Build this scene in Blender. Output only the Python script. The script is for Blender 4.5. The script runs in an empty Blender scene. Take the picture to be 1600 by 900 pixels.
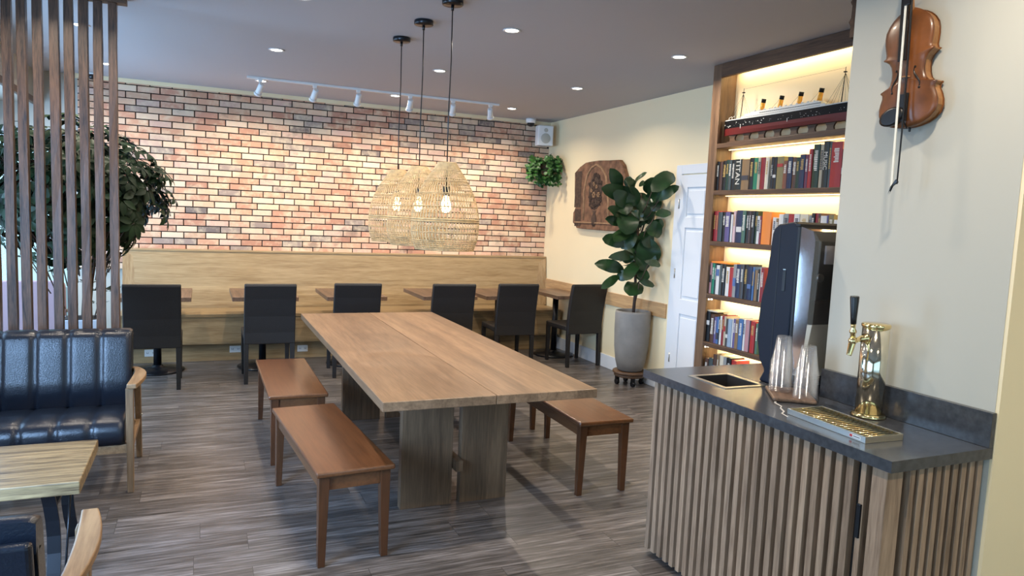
import bpy, bmesh, math, random
from mathutils import Vector, Matrix, noise as mnoise
random.seed(7)
sc = bpy.context.scene
COL = sc.collection
# ------------------------------------------------------------------ camera, world, large lights, exposure
cam_d = bpy.data.cameras.new('camera'); cam = bpy.data.objects.new('camera', cam_d); COL.objects.link(cam)
cam_d.sensor_width = 36; cam_d.lens = 36 * 1115.5 / 1600; cam_d.clip_start = 0.05
_r = Vector((0.91673516, -0.39711883, 0.0435119)); _u = Vector((-0.00101387, 0.10660404, 0.99430104)); _f = Vector((0.39949421, 0.91155483, -0.09732504))
cam.matrix_world = Matrix(((_r.x, _u.x, -_f.x, 0), (_r.y, _u.y, -_f.y, 0), (_r.z, _u.z, -_f.z, 1.6), (0, 0, 0, 1)))
sc.camera = cam
sc.view_settings.view_transform = 'Standard'; sc.view_settings.look = 'None'
sc.view_settings.gamma = 1; sc.view_settings.use_curve_mapping = False
sc.view_settings.exposure = 0.06
sc.cycles.max_bounces = 8; sc.cycles.transparent_max_bounces = 160; sc.cycles.use_denoising = True
sc.cycles.sample_clamp_indirect = 6.0
W = bpy.data.worlds.new('sky'); sc.world = W; W.use_nodes = True
_bg = W.node_tree.nodes['Background']; _bg.inputs[0].default_value = (0.52, 0.86, 1.0, 1); _bg.inputs[1].default_value = 1.3
def lamp(name, kind, loc, aim, power, color, parent=None, **kw):
    d = bpy.data.lights.new(name, kind); d.energy = power; d.color = color
    for k, v in kw.items(): setattr(d, k, v)
    o = bpy.data.objects.new(name, d); COL.objects.link(o); o.location = loc
    if aim is not None:
        o.rotation_euler = (Vector(aim) - Vector(loc)).to_track_quat('-Z', 'Y').to_euler()
    if parent: o.parent = parent
    return o
DAY = (0.50, 0.70, 1.0)
# daylight: sky light standing just outside the shop-front glass on the left and behind the camera
lamp('daylight_left', 'AREA', (-2.25, 0.3, 1.35), (0, 0.3, 1.1), 55, DAY, shape='RECTANGLE', size=3.6, size_y=2.0)
lamp('daylight_left_low', 'AREA', (-2.35, 1.3, 1.5), (-0.1, 4.3, 0.1), 150, (0.36, 0.60, 1.0), shape='RECTANGLE', size=1.5, size_y=1.6, spread=math.radians(95))
lamp('daylight_left_far', 'AREA', (-2.25, 6.2, 1.35), (0, 6.2, .6), 230, (0.40, 0.64, 1.0), shape='RECTANGLE', size=3.6, size_y=2.0)
lamp('daylight_front', 'AREA', (0.8, -2.8, 1.4), (0.8, 2, 0.9), 18, DAY, shape='RECTANGLE', size=4.4, size_y=2.1)

# ------------------------------------------------------------------ materials
def newmat(name):
    m = bpy.data.materials.new(name); m.use_nodes = True
    nt = m.node_tree; return m, nt, nt.nodes['Principled BSDF']
def M(name, col, rough=0.5, metal=0.0, bump=0.0, bscale=60, var=0.0, vscale=8, **kw):
    m, nt, b = newmat(name); N = nt.nodes; L = nt.links
    b.inputs['Base Color'].default_value = (*col, 1); b.inputs['Roughness'].default_value = rough; b.inputs['Metallic'].default_value = metal
    for k, v in kw.items(): b.inputs[k.replace('_', ' ')].default_value = v
    if bump or var:
        tc = N.new('ShaderNodeTexCoord'); no = N.new('ShaderNodeTexNoise'); no.inputs['Scale'].default_value = bscale; no.inputs['Detail'].default_value = 5
        L.new(tc.outputs['Object'], no.inputs['Vector'])
        if bump:
            bp = N.new('ShaderNodeBump'); bp.inputs['Strength'].default_value = bump; bp.inputs['Distance'].default_value = 0.005
            L.new(no.outputs['Fac'], bp.inputs['Height']); L.new(bp.outputs['Normal'], b.inputs['Normal'])
        if var:
            n2 = N.new('ShaderNodeTexNoise'); n2.inputs['Scale'].default_value = vscale; n2.inputs['Detail'].default_value = 4
            L.new(tc.outputs['Object'], n2.inputs['Vector'])
            r = N.new('ShaderNodeValToRGB'); r.color_ramp.elements[0].position = .3; r.color_ramp.elements[1].position = .7
            r.color_ramp.elements[0].color = (*[c * (1 - var) for c in col], 1); r.color_ramp.elements[1].color = (*[min(1, c * (1 + var)) for c in col], 1)
            L.new(n2.outputs['Fac'], r.inputs[0]); L.new(r.outputs[0], b.inputs['Base Color'])
    return m
def wood(name, c1, c2, axis='Y', scale=1.0, rough=0.45, bump=0.15, planks=None, coat=0.0):
    """grain stretched along one object axis; planks=(axis,width) varies tone board by board"""
    m, nt, b = newmat(name); N = nt.nodes; L = nt.links
    tc = N.new('ShaderNodeTexCoord'); mp = N.new('ShaderNodeMapping')
    s = [14 * scale] * 3; s['XYZ'.index(axis)] = 0.9 * scale
    mp.inputs['Scale'].default_value = s
    L.new(tc.outputs['Object'], mp.inputs[0])
    n1 = N.new('ShaderNodeTexNoise'); n1.inputs['Scale'].default_value = 1.6; n1.inputs['Detail'].default_value = 8; n1.inputs['Roughness'].default_value = .62; n1.inputs['Distortion'].default_value = .6
    n2 = N.new('ShaderNodeTexNoise'); n2.inputs['Scale'].default_value = 9; n2.inputs['Detail'].default_value = 3
    L.new(mp.outputs[0], n1.inputs['Vector']); L.new(mp.outputs[0], n2.inputs['Vector'])
    mx = N.new('ShaderNodeMix'); mx.data_type = 'FLOAT'; mx.inputs[0].default_value = .35
    L.new(n1.outputs['Fac'], mx.inputs[2]); L.new(n2.outputs['Fac'], mx.inputs[3])
    r = N.new('ShaderNodeValToRGB'); e = r.color_ramp.elements
    e[0].position = .34; e[0].color = (*c1, 1); e[1].position = .62; e[1].color = (*c2, 1)
    L.new(mx.outputs[0], r.inputs[0]); out = r.outputs[0]
    if planks:
        sx = N.new('ShaderNodeSeparateXYZ'); L.new(tc.outputs['Object'], sx.inputs[0])
        d = N.new('ShaderNodeMath'); d.operation = 'DIVIDE'; L.new(sx.outputs['XYZ'.index(planks[0])], d.inputs[0]); d.inputs[1].default_value = planks[1]
        fl = N.new('ShaderNodeMath'); fl.operation = 'FLOOR'; L.new(d.outputs[0], fl.inputs[0])
        wn = N.new('ShaderNodeTexWhiteNoise'); wn.noise_dimensions = '1D'; L.new(fl.outputs[0], wn.inputs['W'])
        mr = N.new('ShaderNodeMapRange'); mr.inputs['To Min'].default_value = .78; mr.inputs['To Max'].default_value = 1.12
        L.new(wn.outputs['Value'], mr.inputs[0])
        hs = N.new('ShaderNodeHueSaturation'); L.new(out, hs.inputs['Color']); L.new(mr.outputs[0], hs.inputs['Value']); out = hs.outputs[0]
    L.new(out, b.inputs['Base Color']); b.inputs['Roughness'].default_value = rough; b.inputs['Coat Weight'].default_value = coat; b.inputs['Coat Roughness'].default_value = .15
    if bump:
        bp = N.new('ShaderNodeBump'); bp.inputs['Strength'].default_value = bump; bp.inputs['Distance'].default_value = .002
        L.new(mx.outputs[0], bp.inputs['Height']); L.new(bp.outputs['Normal'], b.inputs['Normal'])
    return m
def emit(name, col, s):
    m, nt, b = newmat(name); b.inputs['Base Color'].default_value = (0, 0, 0, 1)
    b.inputs['Emission Color'].default_value = (*col, 1); b.inputs['Emission Strength'].default_value = s; return m
def clear(name, tint, fac, rough=0.05):
    """thin clear plastic or glass: mostly transparent with a glossy skin"""
    m, nt, b = newmat(name); N = nt.nodes; L = nt.links
    tr = N.new('ShaderNodeBsdfTransparent'); tr.inputs[0].default_value = (*tint, 1)
    gl = N.new('ShaderNodeBsdfGlossy'); gl.inputs['Roughness'].default_value = rough; gl.inputs[0].default_value = (1, 1, 1, 1)
    fr = N.new('ShaderNodeFresnel'); fr.inputs[0].default_value = 1.45
    ad = N.new('ShaderNodeMath'); ad.operation = 'ADD'; ad.inputs[1].default_value = fac; L.new(fr.outputs[0], ad.inputs[0])
    mx = N.new('ShaderNodeMixShader'); L.new(ad.outputs[0], mx.inputs[0]); L.new(tr.outputs[0], mx.inputs[1]); L.new(gl.outputs[0], mx.inputs[2])
    L.new(mx.outputs[0], N['Material Output'].inputs[0]); return m
def frost(name):
    m, nt, b = newmat(name); N = nt.nodes; L = nt.links
    tr = N.new('ShaderNodeBsdfTransparent'); b.inputs['Base Color'].default_value = (.85, .86, .88, 1); b.inputs['Roughness'].default_value = .12; b.inputs['Specular IOR Level'].default_value = .8; b.inputs['Metallic'].default_value = .75
    fr = N.new('ShaderNodeLayerWeight'); fr.inputs[0].default_value = .35
    mr = N.new('ShaderNodeMapRange'); mr.inputs['To Min'].default_value = .020; mr.inputs['To Max'].default_value = .42; L.new(fr.outputs['Facing'], mr.inputs[0])
    mx = N.new('ShaderNodeMixShader'); L.new(mr.outputs[0], mx.inputs[0]); L.new(tr.outputs[0], mx.inputs[1]); L.new(b.outputs[0], mx.inputs[2])
    L.new(mx.outputs[0], N['Material Output'].inputs[0]); return m
def floor_mat():
    m, nt, b = newmat('grey_oak_vinyl_planks'); N = nt.nodes; L = nt.links
    tc = N.new('ShaderNodeTexCoord')
    br = N.new('ShaderNodeTexBrick'); br.offset = 0
    for k, v in {'Scale': 1, 'Mortar Size': .0012, 'Mortar Smooth': .3, 'Brick Width': 1.22, 'Row Height': .18, 'Bias': 0}.items(): br.inputs[k].default_value = v
    br.inputs['Color1'].default_value = (0, 0, 0, 1); br.inputs['Color2'].default_value = (1, 1, 1, 1); br.inputs['Mortar'].default_value = (.5, .5, .5, 1)
    sp = N.new('ShaderNodeSeparateXYZ'); L.new(tc.outputs['Object'], sp.inputs[0])
    dv = N.new('ShaderNodeMath'); dv.operation = 'DIVIDE'; dv.inputs[1].default_value = .18; L.new(sp.outputs[1], dv.inputs[0])
    fl = N.new('ShaderNodeMath'); fl.operation = 'FLOOR'; L.new(dv.outputs[0], fl.inputs[0])
    wn = N.new('ShaderNodeTexWhiteNoise'); wn.noise_dimensions = '1D'; L.new(fl.outputs[0], wn.inputs['W'])
    ax = N.new('ShaderNodeMath'); ax.operation = 'MULTIPLY_ADD'; ax.inputs[1].default_value = 1.22; L.new(wn.outputs['Value'], ax.inputs[0]); L.new(sp.outputs[0], ax.inputs[2])
    cb = N.new('ShaderNodeCombineXYZ'); L.new(ax.outputs[0], cb.inputs[0]); L.new(sp.outputs[1], cb.inputs[1]); L.new(cb.outputs[0], br.inputs['Vector'])
    # shift the grain from plank to plank
    sc_ = N.new('ShaderNodeVectorMath'); sc_.operation = 'SCALE'; sc_.inputs['Scale'].default_value = 7; L.new(br.outputs['Color'], sc_.inputs[0])
    ad = N.new('ShaderNodeVectorMath'); ad.operation = 'ADD'; L.new(tc.outputs['Object'], ad.inputs[0]); L.new(sc_.outputs[0], ad.inputs[1])
    mp = N.new('ShaderNodeMapping'); mp.inputs['Scale'].default_value = (.75, 12, 1); L.new(ad.outputs[0], mp.inputs[0])
    n1 = N.new('ShaderNodeTexNoise'); n1.inputs['Scale'].default_value = 1.7; n1.inputs['Detail'].default_value = 9; n1.inputs['Roughness'].default_value = .66; n1.inputs['Distortion'].default_value = 1.1
    L.new(mp.outputs[0], n1.inputs['Vector'])
    n2 = N.new('ShaderNodeTexNoise'); n2.inputs['Scale'].default_value = 7; n2.inputs['Detail'].default_value = 4; L.new(mp.outputs[0], n2.inputs['Vector'])
    mx = N.new('ShaderNodeMix'); mx.data_type = 'FLOAT'; mx.inputs[0].default_value = .4; L.new(n1.outputs['Fac'], mx.inputs[2]); L.new(n2.outputs['Fac'], mx.inputs[3])
    r = N.new('ShaderNodeValToRGB'); e = r.color_ramp.elements
    e[0].position = .35; e[0].color = (.026, .022, .020, 1); e[1].position = .66; e[1].color = (.25, .225, .215, 1)
    k = e.new(.5); k.color = (.095, .082, .075, 1)
    L.new(mx.outputs[0], r.inputs[0])
    mr = N.new('ShaderNodeMapRange'); mr.inputs['To Min'].default_value = .8; mr.inputs['To Max'].default_value = 1.2; L.new(br.outputs['Color'], mr.inputs[0])
    hs = N.new('ShaderNodeHueSaturation'); L.new(r.outputs[0], hs.inputs['Color']); L.new(mr.outputs[0], hs.inputs['Value'])
    mm = N.new('ShaderNodeMix'); mm.data_type = 'RGBA'; L.new(br.outputs['Fac'], mm.inputs[0]); L.new(hs.outputs[0], mm.inputs[6]); mm.inputs[7].default_value = (.02, .018, .016, 1)
    L.new(mm.outputs[2], b.inputs['Base Color']); b.inputs['Roughness'].default_value = .33
    bp = N.new('ShaderNodeBump'); bp.inputs['Strength'].default_value = .25; bp.inputs['Distance'].default_value = .002; L.new(mx.outputs[0], bp.inputs['Height']); L.new(bp.outputs['Normal'], b.inputs['Normal'])
    return m
def brick_mat():
    """per-brick colour from a colour attribute, smeared with limewash and soot by noise"""
    m, nt, b = newmat('reclaimed_brick'); N = nt.nodes; L = nt.links
    at = N.new('ShaderNodeAttribute'); at.attribute_name = 'tone'; tc = N.new('ShaderNodeTexCoord')
    n = N.new('ShaderNodeTexNoise'); n.inputs['Scale'].default_value = 9; n.inputs['Detail'].default_value = 6; n.inputs['Roughness'].default_value = .7; L.new(tc.outputs['Object'], n.inputs['Vector'])
    r = N.new('ShaderNodeValToRGB'); r.color_ramp.elements[0].position = .45; r.color_ramp.elements[0].color = (0, 0, 0, 1); r.color_ramp.elements[1].position = .72; r.color_ramp.elements[1].color = (.75, .75, .75, 1); L.new(n.outputs['Fac'], r.inputs[0])
    mx = N.new('ShaderNodeMix'); mx.data_type = 'RGBA'; L.new(r.outputs[0], mx.inputs[0]); L.new(at.outputs['Color'], mx.inputs[6]); mx.inputs[7].default_value = (.78, .64, .44, 1)
    n2 = N.new('ShaderNodeTexNoise'); n2.inputs['Scale'].default_value = 5.5; n2.inputs['Detail'].default_value = 5; mp = N.new('ShaderNodeMapping'); mp.inputs['Location'].default_value = (5, 3, 8); L.new(tc.outputs['Object'], mp.inputs[0]); L.new(mp.outputs[0], n2.inputs['Vector'])
    r2 = N.new('ShaderNodeValToRGB'); r2.color_ramp.elements[0].position = .60; r2.color_ramp.elements[0].color = (0, 0, 0, 1); r2.color_ramp.elements[1].position = .72; r2.color_ramp.elements[1].color = (.55, .55, .55, 1); L.new(n2.outputs['Fac'], r2.inputs[0])
    m2 = N.new('ShaderNodeMix'); m2.data_type = 'RGBA'; L.new(r2.outputs[0], m2.inputs[0]); L.new(mx.outputs[2], m2.inputs[6]); m2.inputs[7].default_value = (.12, .085, .075, 1)
    L.new(m2.outputs[2], b.inputs['Base Color']); b.inputs['Roughness'].default_value = .85
    n3 = N.new('ShaderNodeTexNoise'); n3.inputs['Scale'].default_value = 70; n3.inputs['Detail'].default_value = 5; L.new(tc.outputs['Object'], n3.inputs['Vector'])
    bp = N.new('ShaderNodeBump'); bp.inputs['Strength'].default_value = .5; bp.inputs['Distance'].default_value = .004; L.new(n3.outputs['Fac'], bp.inputs['Height']); L.new(bp.outputs['Normal'], b.inputs['Normal'])
    return m
MAT = dict(
 ceiling=M('ceiling_paint', (.42, .41, .42), .8, bump=.15, bscale=25),
 cream=M('cream_wall_paint', (.86, .71, .45), .42, bump=.12, bscale=14),
 offwhite=M('off_white_wall_paint', (.47, .45, .385), .5, bump=.08, bscale=14),
 white=M('white_gloss_paint', (.72, .73, .74), .35), whitep=M('white_plastic', (.75, .75, .73), .4),
 mortar=M('dark_mortar', (.018, .015, .014), .95), floor=floor_mat(), brick=brick_mat(),
 oakx=wood('light_oak_along_x', (.25, .155, .07), (.43, .30, .155), 'X', 1.0, .42, planks=('Z', .105)),
 oakz=wood('light_oak_upright', (.25, .15, .07), (.42, .29, .15), 'Z', 1.0, .45),
 oaky=wood('light_oak_along_y', (.36, .20, .09), (.58, .36, .17), 'Y', 1.0, .45),
 table=wood('walnut_brown_table_top', (.125, .072, .038), (.27, .165, .092), 'Y', .9, .33, planks=('X', .11)),
 tablez=wood('walnut_brown_table_leg', (.060, .032, .016), (.155, .090, .047), 'Z', .9, .45, planks=('X', .09)),
 benchy=wood('reddish_brown_bench', (.070, .023, .007), (.135, .050, .017), 'Y', .6, .3, bump=.0, coat=.35),
 benchz=wood('reddish_brown_bench_leg', (.048, .017, .006), (.098, .034, .012), 'Z', .6, .3, bump=.0, coat=.2),
 shelfy=wood('dark_stained_shelf', (.045, .023, .012), (.13, .07, .037), 'Y', 1, .5),
 shelfz=wood('dark_stained_upright', (.07, .038, .02), (.19, .11, .06), 'Z', 1, .5),
 rough=wood('dark_rough_timber', (.012, .007, .005), (.15, .08, .045), 'Z', 2.2, .42, bump=.8),
 slat=wood('walnut_slat', (.19, .118, .072), (.43, .29, .19), 'Z', 1.3, .5, planks=('Y', .05)),
 slatx=wood('walnut_slat_end', (.19, .118, .072), (.43, .29, .19), 'Z', 1.3, .5, planks=('X', .05)),
 bistro=wood('dark_bistro_top', (.075, .04, .022), (.22, .13, .08), 'Y', 1, .4, planks=('X', .09)),
 mango=wood('rustic_mango_top', (.060, .034, .015), (.40, .28, .135), 'X', 1.6, .4, bump=.5, planks=('Y', .16)),
 armwood=wood('mid_brown_arm', (.17, .095, .045), (.32, .20, .10), 'Y', 1, .4), armz=wood('mid_brown_post', (.12, .066, .030), (.23, .14, .07), 'Z', 1, .45),
 leather=M('black_leather', (.008, .011, .018), .28, bump=.25, bscale=160), leatherb=M('dark_brown_leatherette', (.009, .007, .0065), .5, bump=.3, bscale=200),
 blackm=M('black_metal', (.008, .009, .012), .3, .3), ebony=M('ebony', (.008, .007, .007), .3), dkhole=M('dark_recess', (.01, .008, .007), .9),
 steel=M('brushed_steel', (.55, .54, .50), .28, 1.0), brass=M('polished_brass', (.85, .66, .33), .10, 1.0), chrome=M('gold_tinted_chrome', (.80, .74, .60), .09, 1.0),
 quartz=M('charcoal_quartz', (.045, .048, .055), .17, var=.25, vscale=40), vein=M('white_quartz_vein', (.55, .53, .50), .2),
 navy=M('navy_plastic', (.003, .006, .016), .42, Specular_IOR_Level=.3), smoke=clear('smoky_clear_plastic', (.66, .64, .66), .10, .08), cup=frost('clear_cup_plastic'),
 glass=clear('window_glass', (.96, .98, .98), .01, .0),
 conc=M('concrete_grey', (.20, .185, .165), .8, bump=.3, bscale=30, var=.15, vscale=6), soil=M('soil', (.02, .014, .01), .95, bump=1, bscale=60),
 fig=M('fig_leaf', (.012, .040, .011), .36, var=.35, vscale=9), scheff=M('umbrella_tree_leaf', (.006, .022, .006), .6, Specular_IOR_Level=.25, var=.4, vscale=7), ivy=M('ivy_leaf', (.03, .10, .018), .45, var=.5, vscale=12),
 bark=M('bark', (.07, .04, .025), .85, bump=.6, bscale=50), rattan=M('rattan', (.50, .35, .17), .6, var=.25, vscale=30),
 bulb=emit('warm_bulb', (1, .72, .36), 12), led=emit('downlight_lens', (1, .93, .82), 14), strip=emit('warm_led_strip', (1, .80, .42), 4), spotl=emit('spot_lens', (1, .9, .75), 3),
 mauve=M('dusty_mauve_fabric', (.34, .23, .25), .85, bump=.2, bscale=120), planter=M('pale_blue_grey_glazed_planter', (.42, .48, .56), .5),
 relief=M('carved_sandstone', (.17, .082, .042), .85, bump=.8, bscale=26, var=.5, vscale=13), reliefd=M('dark_carved_stone', (.065, .036, .022), .9, bump=.8, bscale=60, var=.4, vscale=30), reliefl=M('light_worn_stone', (.30, .17, .085), .85, bump=.5, bscale=50, var=.3, vscale=20),
 violin=M('violin_varnish', (.17, .055, .014), .32, var=.6, vscale=7, Coat_Weight=.15), rib=wood('violin_ribs', (.22, .09, .03), (.42, .20, .07), 'Z', 1.5, .3), hair=M('bow_hair', (.75, .72, .62), .6), bone=M('bone_white', (.7, .66, .58), .4),
 hullk=M('black_hull_paint', (.004, .004, .005), .6, Specular_IOR_Level=.2), hullr=M('dark_red_hull_paint', (.13, .012, .010), .5), shipw=M('model_white', (.68, .66, .60), .45), funnel=M('funnel_orange_yellow', (.80, .36, .03), .4), deckb=M('tan_deck', (.5, .33, .17), .6),
 page=M('book_pages', (.62, .56, .43), .85), ledw=emit('cool_spot', (1, .95, .85), 4), redp=M('red_badge', (.5, .02, .02), .4), pave=M('pavement', (.35, .36, .38), .9, bump=.3))
# ------------------------------------------------------------------ mesh helpers
class B:
    def __init__(s): s.bm = bmesh.new()
    def poly(s, pts, smooth=False):
        f = s.bm.faces.new([s.bm.verts.new(p) for p in pts]); f.smooth = smooth; return f
    def box(s, x0, x1, y0, y1, z0, z1, top=None):
        """axis box; top=(tx,ty) scales the top about its centre for a taper"""
        cx, cy = (x0 + x1) / 2, (y0 + y1) / 2; v = []
        for z, k in ((z0, (1, 1)), (z1, top or (1, 1))):
            for x, y in ((x0, y0), (x1, y0), (x1, y1), (x0, y1)): v.append(s.bm.verts.new((cx + (x - cx) * k[0], cy + (y - cy) * k[1], z)))
        for q in ((3, 2, 1, 0), (4, 5, 6, 7), (0, 1, 5, 4), (1, 2, 6, 5), (2, 3, 7, 6), (3, 0, 4, 7)): s.bm.faces.new([v[i] for i in q])
        return v
    def hexa(s, bot, top):
        v = [s.bm.verts.new(p) for p in list(bot) + list(top)]
        for q in ((3, 2, 1, 0), (4, 5, 6, 7), (0, 1, 5, 4), (1, 2, 6, 5), (2, 3, 7, 6), (3, 0, 4, 7)): s.bm.faces.new([v[i] for i in q])
    def rings(s, rs, cap=True, smooth=True, closed=True):
        vs = [[s.bm.verts.new(p) for p in r] for r in rs]; n = len(vs[0])
        for a, b in zip(vs, vs[1:]):
            for i in range(n if closed else n - 1):
                f = s.bm.faces.new((a[i], a[(i + 1) % n], b[(i + 1) % n], b[i])); f.smooth = smooth
        if cap and closed:
            s.bm.faces.new(vs[0][::-1]); s.bm.faces.new(vs[-1])
        return vs
    def lathe(s, prof, c=(0, 0, 0), n=32, cap=True, smooth=True):
        s.rings([[(c[0] + r * math.cos(2 * math.pi * i / n), c[1] + r * math.sin(2 * math.pi * i / n), c[2] + z) for i in range(n)] for r, z in prof], cap, smooth)
    def tube(s, pts, r, n=8, cap=True, smooth=True):
        pts = [Vector(p) for p in pts]; rr = r if isinstance(r, (list, tuple)) else [r] * len(pts); out = []; up = None
        for i, p in enumerate(pts):
            d = (pts[min(i + 1, len(pts) - 1)] - pts[max(i - 1, 0)]).normalized()
            if up is None: up = d.orthogonal().normalized()
            up = (up - d * up.dot(d)).normalized(); sd = d.cross(up)
            out.append([p + (up * math.cos(2 * math.pi * k / n) + sd * math.sin(2 * math.pi * k / n)) * rr[i] for k in range(n)])
        s.rings(out, cap, smooth)
    def prism(s, pts, fn, a, b, smooth=False):
        """pts: outline (u,v); fn(u,v,w) -> xyz; from w=a to w=b"""
        s.rings([[fn(u, v, a) for u, v in pts], [fn(u, v, b) for u, v in pts]], True, smooth)
    def ball(s, c, r, n=8, sq=(1, 1, 1)):
        m = n // 2
        s.rings([[(c[0] + sq[0] * r * math.sin(math.pi * (j + .02) / (m + .04)) * math.cos(2 * math.pi * i / n), c[1] + sq[1] * r * math.sin(math.pi * (j + .02) / (m + .04)) * math.sin(2 * math.pi * i / n), c[2] - sq[2] * r * math.cos(math.pi * (j + .02) / (m + .04))) for i in range(n)] for j in range(m + 1)])
    def build(s, name, mat, parent=None, bevel=0, seg=2, loc=None):
        bmesh.ops.recalc_face_normals(s.bm, faces=s.bm.faces)
        me = bpy.data.meshes.new(name); s.bm.to_mesh(me); s.bm.free()
        me.materials.append(MAT[mat] if isinstance(mat, str) else mat)
        o = bpy.data.objects.new(name, me); COL.objects.link(o)
        if parent: o.parent = parent
        if loc: o.location = loc
        if bevel:
            b = o.modifiers.new('bevel', 'BEVEL'); b.width = bevel; b.segments = seg; b.limit_method = 'ANGLE'; b.angle_limit = math.radians(40)
        return o
def bx(name, mat, parent, *c, bevel=0, top=None):
    b = B(); b.box(*c, top=top); return b.build(name, mat, parent, bevel)
def tag(o, label, cat, group=None, kind=None):
    o['label'] = label; o['category'] = cat
    if group: o['group'] = group
    if kind: o['kind'] = kind
    return o
def thing(name, label, cat, loc=(0, 0, 0), rz=0, group=None):
    o = bpy.data.objects.new(name, None); COL.objects.link(o); o.location = loc; o.rotation_euler = (0, 0, math.radians(rz)); o.empty_display_size = .1
    return tag(o, label, cat, group)
def struct(o): o['kind'] = 'structure'; return o
KIDS = {}
def dup(src, loc=None, rz=None, label=None, group=None):
    def rec(o, par):
        c = o.copy(); COL.objects.link(c)
        if par: c.parent = par
        for k in [k for k in ALL if k.parent == o]: rec(k, c)
        return c
    ALL = list(COL.objects); r = rec(src, None)
    if loc is not None: r.location = loc
    if rz is not None: r.rotation_euler = (0, 0, math.radians(rz))
    if label: r['label'] = label
    if group: r['group'] = group
    return r
def text(name, s, size, mat, parent, loc, mtx=None, ext=.0006):
    cu = bpy.data.curves.new(name, 'FONT'); cu.body = s; cu.size = size; cu.extrude = ext; cu.align_x = 'CENTER'; cu.align_y = 'CENTER'
    t = bpy.data.objects.new(name, cu); COL.objects.link(t)
    me = bpy.data.meshes.new_from_object(t.evaluated_get(bpy.context.evaluated_depsgraph_get())) if False else None
    dg = bpy.context.evaluated_depsgraph_get(); dg.update()
    me = bpy.data.meshes.new_from_object(t.evaluated_get(dg)); bpy.data.objects.remove(t)
    if mtx: me.transform(mtx)
    me.materials.clear(); me.materials.append(MAT[mat] if isinstance(mat, str) else mat)
    o = bpy.data.objects.new(name, me); COL.objects.link(o); o.parent = parent; o.location = loc; return o
# ================================================================== SETTING
XL, XR, YB, YF, ZC = -1.95, 4.12, 8.45, -2.6, 2.84
struct(bx('floor', 'floor', None, XL - .1, XR + .1, YF - .1, YB + .1, -.08, 0))
struct(bx('ceiling', 'ceiling', None, XL - .1, XR + .1, YF - .1, YB + .1, ZC, ZC + .1))
struct(bx('wall_right', 'cream', None, XR, XR + .12, YF, YB + .1, 0, ZC))
# back wall: masonry backing behind the bricks, with a shop window opening in the bay at its left end
b = B(); b.box(-1.18, XR, YB, YB + .12, 0, ZC); b.box(XL, -1.18, YB, YB + .12, 2.28, ZC); b.box(XL, -1.18, YB, YB + .12, 0, .35); b.box(XL, -1.88, YB, YB + .12, .35, 2.28)
struct(b.build('wall_back', 'offwhite', None))
# left wall with two long shop-front openings, wall behind the camera with one
b = B(); x0, x1 = XL - .12, XL
b.box(x0, x1, YF, YB, 2.28, ZC); b.box(x0, x1, YF, YB, 0, .3)
for y0, y1 in ((YF, -1.6), (2.2, 4.3), (8.1, YB)): b.box(x0, x1, y0, y1, .3, 2.28)
struct(b.build('wall_left', 'offwhite', None))
b = B(); b.box(XL, XR, YF - .12, YF, 2.5, ZC); b.box(XL, XR, YF - .12, YF, 0, .25); b.box(XL, -1.5, YF - .12, YF, .25, 2.5); b.box(3.1, XR, YF - .12, YF, .25, 2.5)
struct(b.build('wall_front', 'offwhite', None))
def window(name, a0, a1, z0, z1, at, along, n):
    """frame with n bays and glass; along 'Y' = in a side wall at X=at, 'X' = in an end wall at Y=at"""
    f = lambda u, w, z: (at + w, u, z) if along == 'Y' else (u, at + w, z)
    def bar(b, u0, u1, z_0, z_1):
        b.hexa([f(u0, -.03, z_0), f(u1, -.03, z_0), f(u1, .03, z_0), f(u0, .03, z_0)], [f(u0, -.03, z_1), f(u1, -.03, z_1), f(u1, .03, z_1), f(u0, .03, z_1)])
    fr = B(); bar(fr, a0, a1, z0, z0 + .05); bar(fr, a0, a1, z1 - .05, z1)
    for i in range(n + 1):
        u = a0 + (a1 - a0) * i / n; u = min(max(u, a0 + .025), a1 - .025); bar(fr, u - .025, u + .025, z0 + .05, z1 - .05)
    e = bpy.data.objects.new(name, None); COL.objects.link(e); struct(e)
    fr.build('window_frame', 'white', e)
    g = B(); g.poly([f(a0, 0, z0), f(a1, 0, z0), f(a1, 0, z1), f(a0, 0, z1)]); g.build('window_glass', 'glass', e)
window('window_1', 4.3, 8.1, .3, 2.28, XL - .06, 'Y', 3)
window('window_2', -1.6, 2.2, .3, 2.28, XL - .06, 'Y', 3)
window('window_3', -1.88, -1.18, .35, 2.28, YB + .06, 'X', 1)
window('window_4', -1.5, 3.1, .25, 2.5, YF - .06, 'X', 4)
struct(bx('ground', 'pave', None, -14, 14, -14, 16, -.3, -.1))
# dropped bulkhead over the bay on the left, brown trim under it
struct(bx('soffit', 'offwhite', None, XL, -1.5, 4.6, YB, 2.52, ZC))
struct(bx('trim_1', 'shelfy', None, -1.5, -1.47, 4.6, YB, 2.50, 2.56))
struct(bx('trim_2', 'cream', None, -1.18, XR, 8.385, YB, 2.80, ZC))
# the wall end / pillar that carries the violin
struct(bx('pillar', 'offwhite', None, 2.45, 3.05, 1.5, 2.22, 0, ZC))
struct(bx('wall_end', 'cream', None, 2.452, 3.7, 1.488, 1.5, 0, ZC))
# built-out wall behind the bookcase
struct(bx('wall_niche', 'cream', None, 3.80, XR, 2.86, 4.54, 0, ZC))
struct(bx('baseboard_right', 'white', None, XR - .016, XR, 5.66, 8.0, 0, .145, bevel=.004))
struct(bx('trim_3', 'oaky', None, XR - .02, XR, 5.66, 8.31, .70, .84, bevel=.003))
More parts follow.
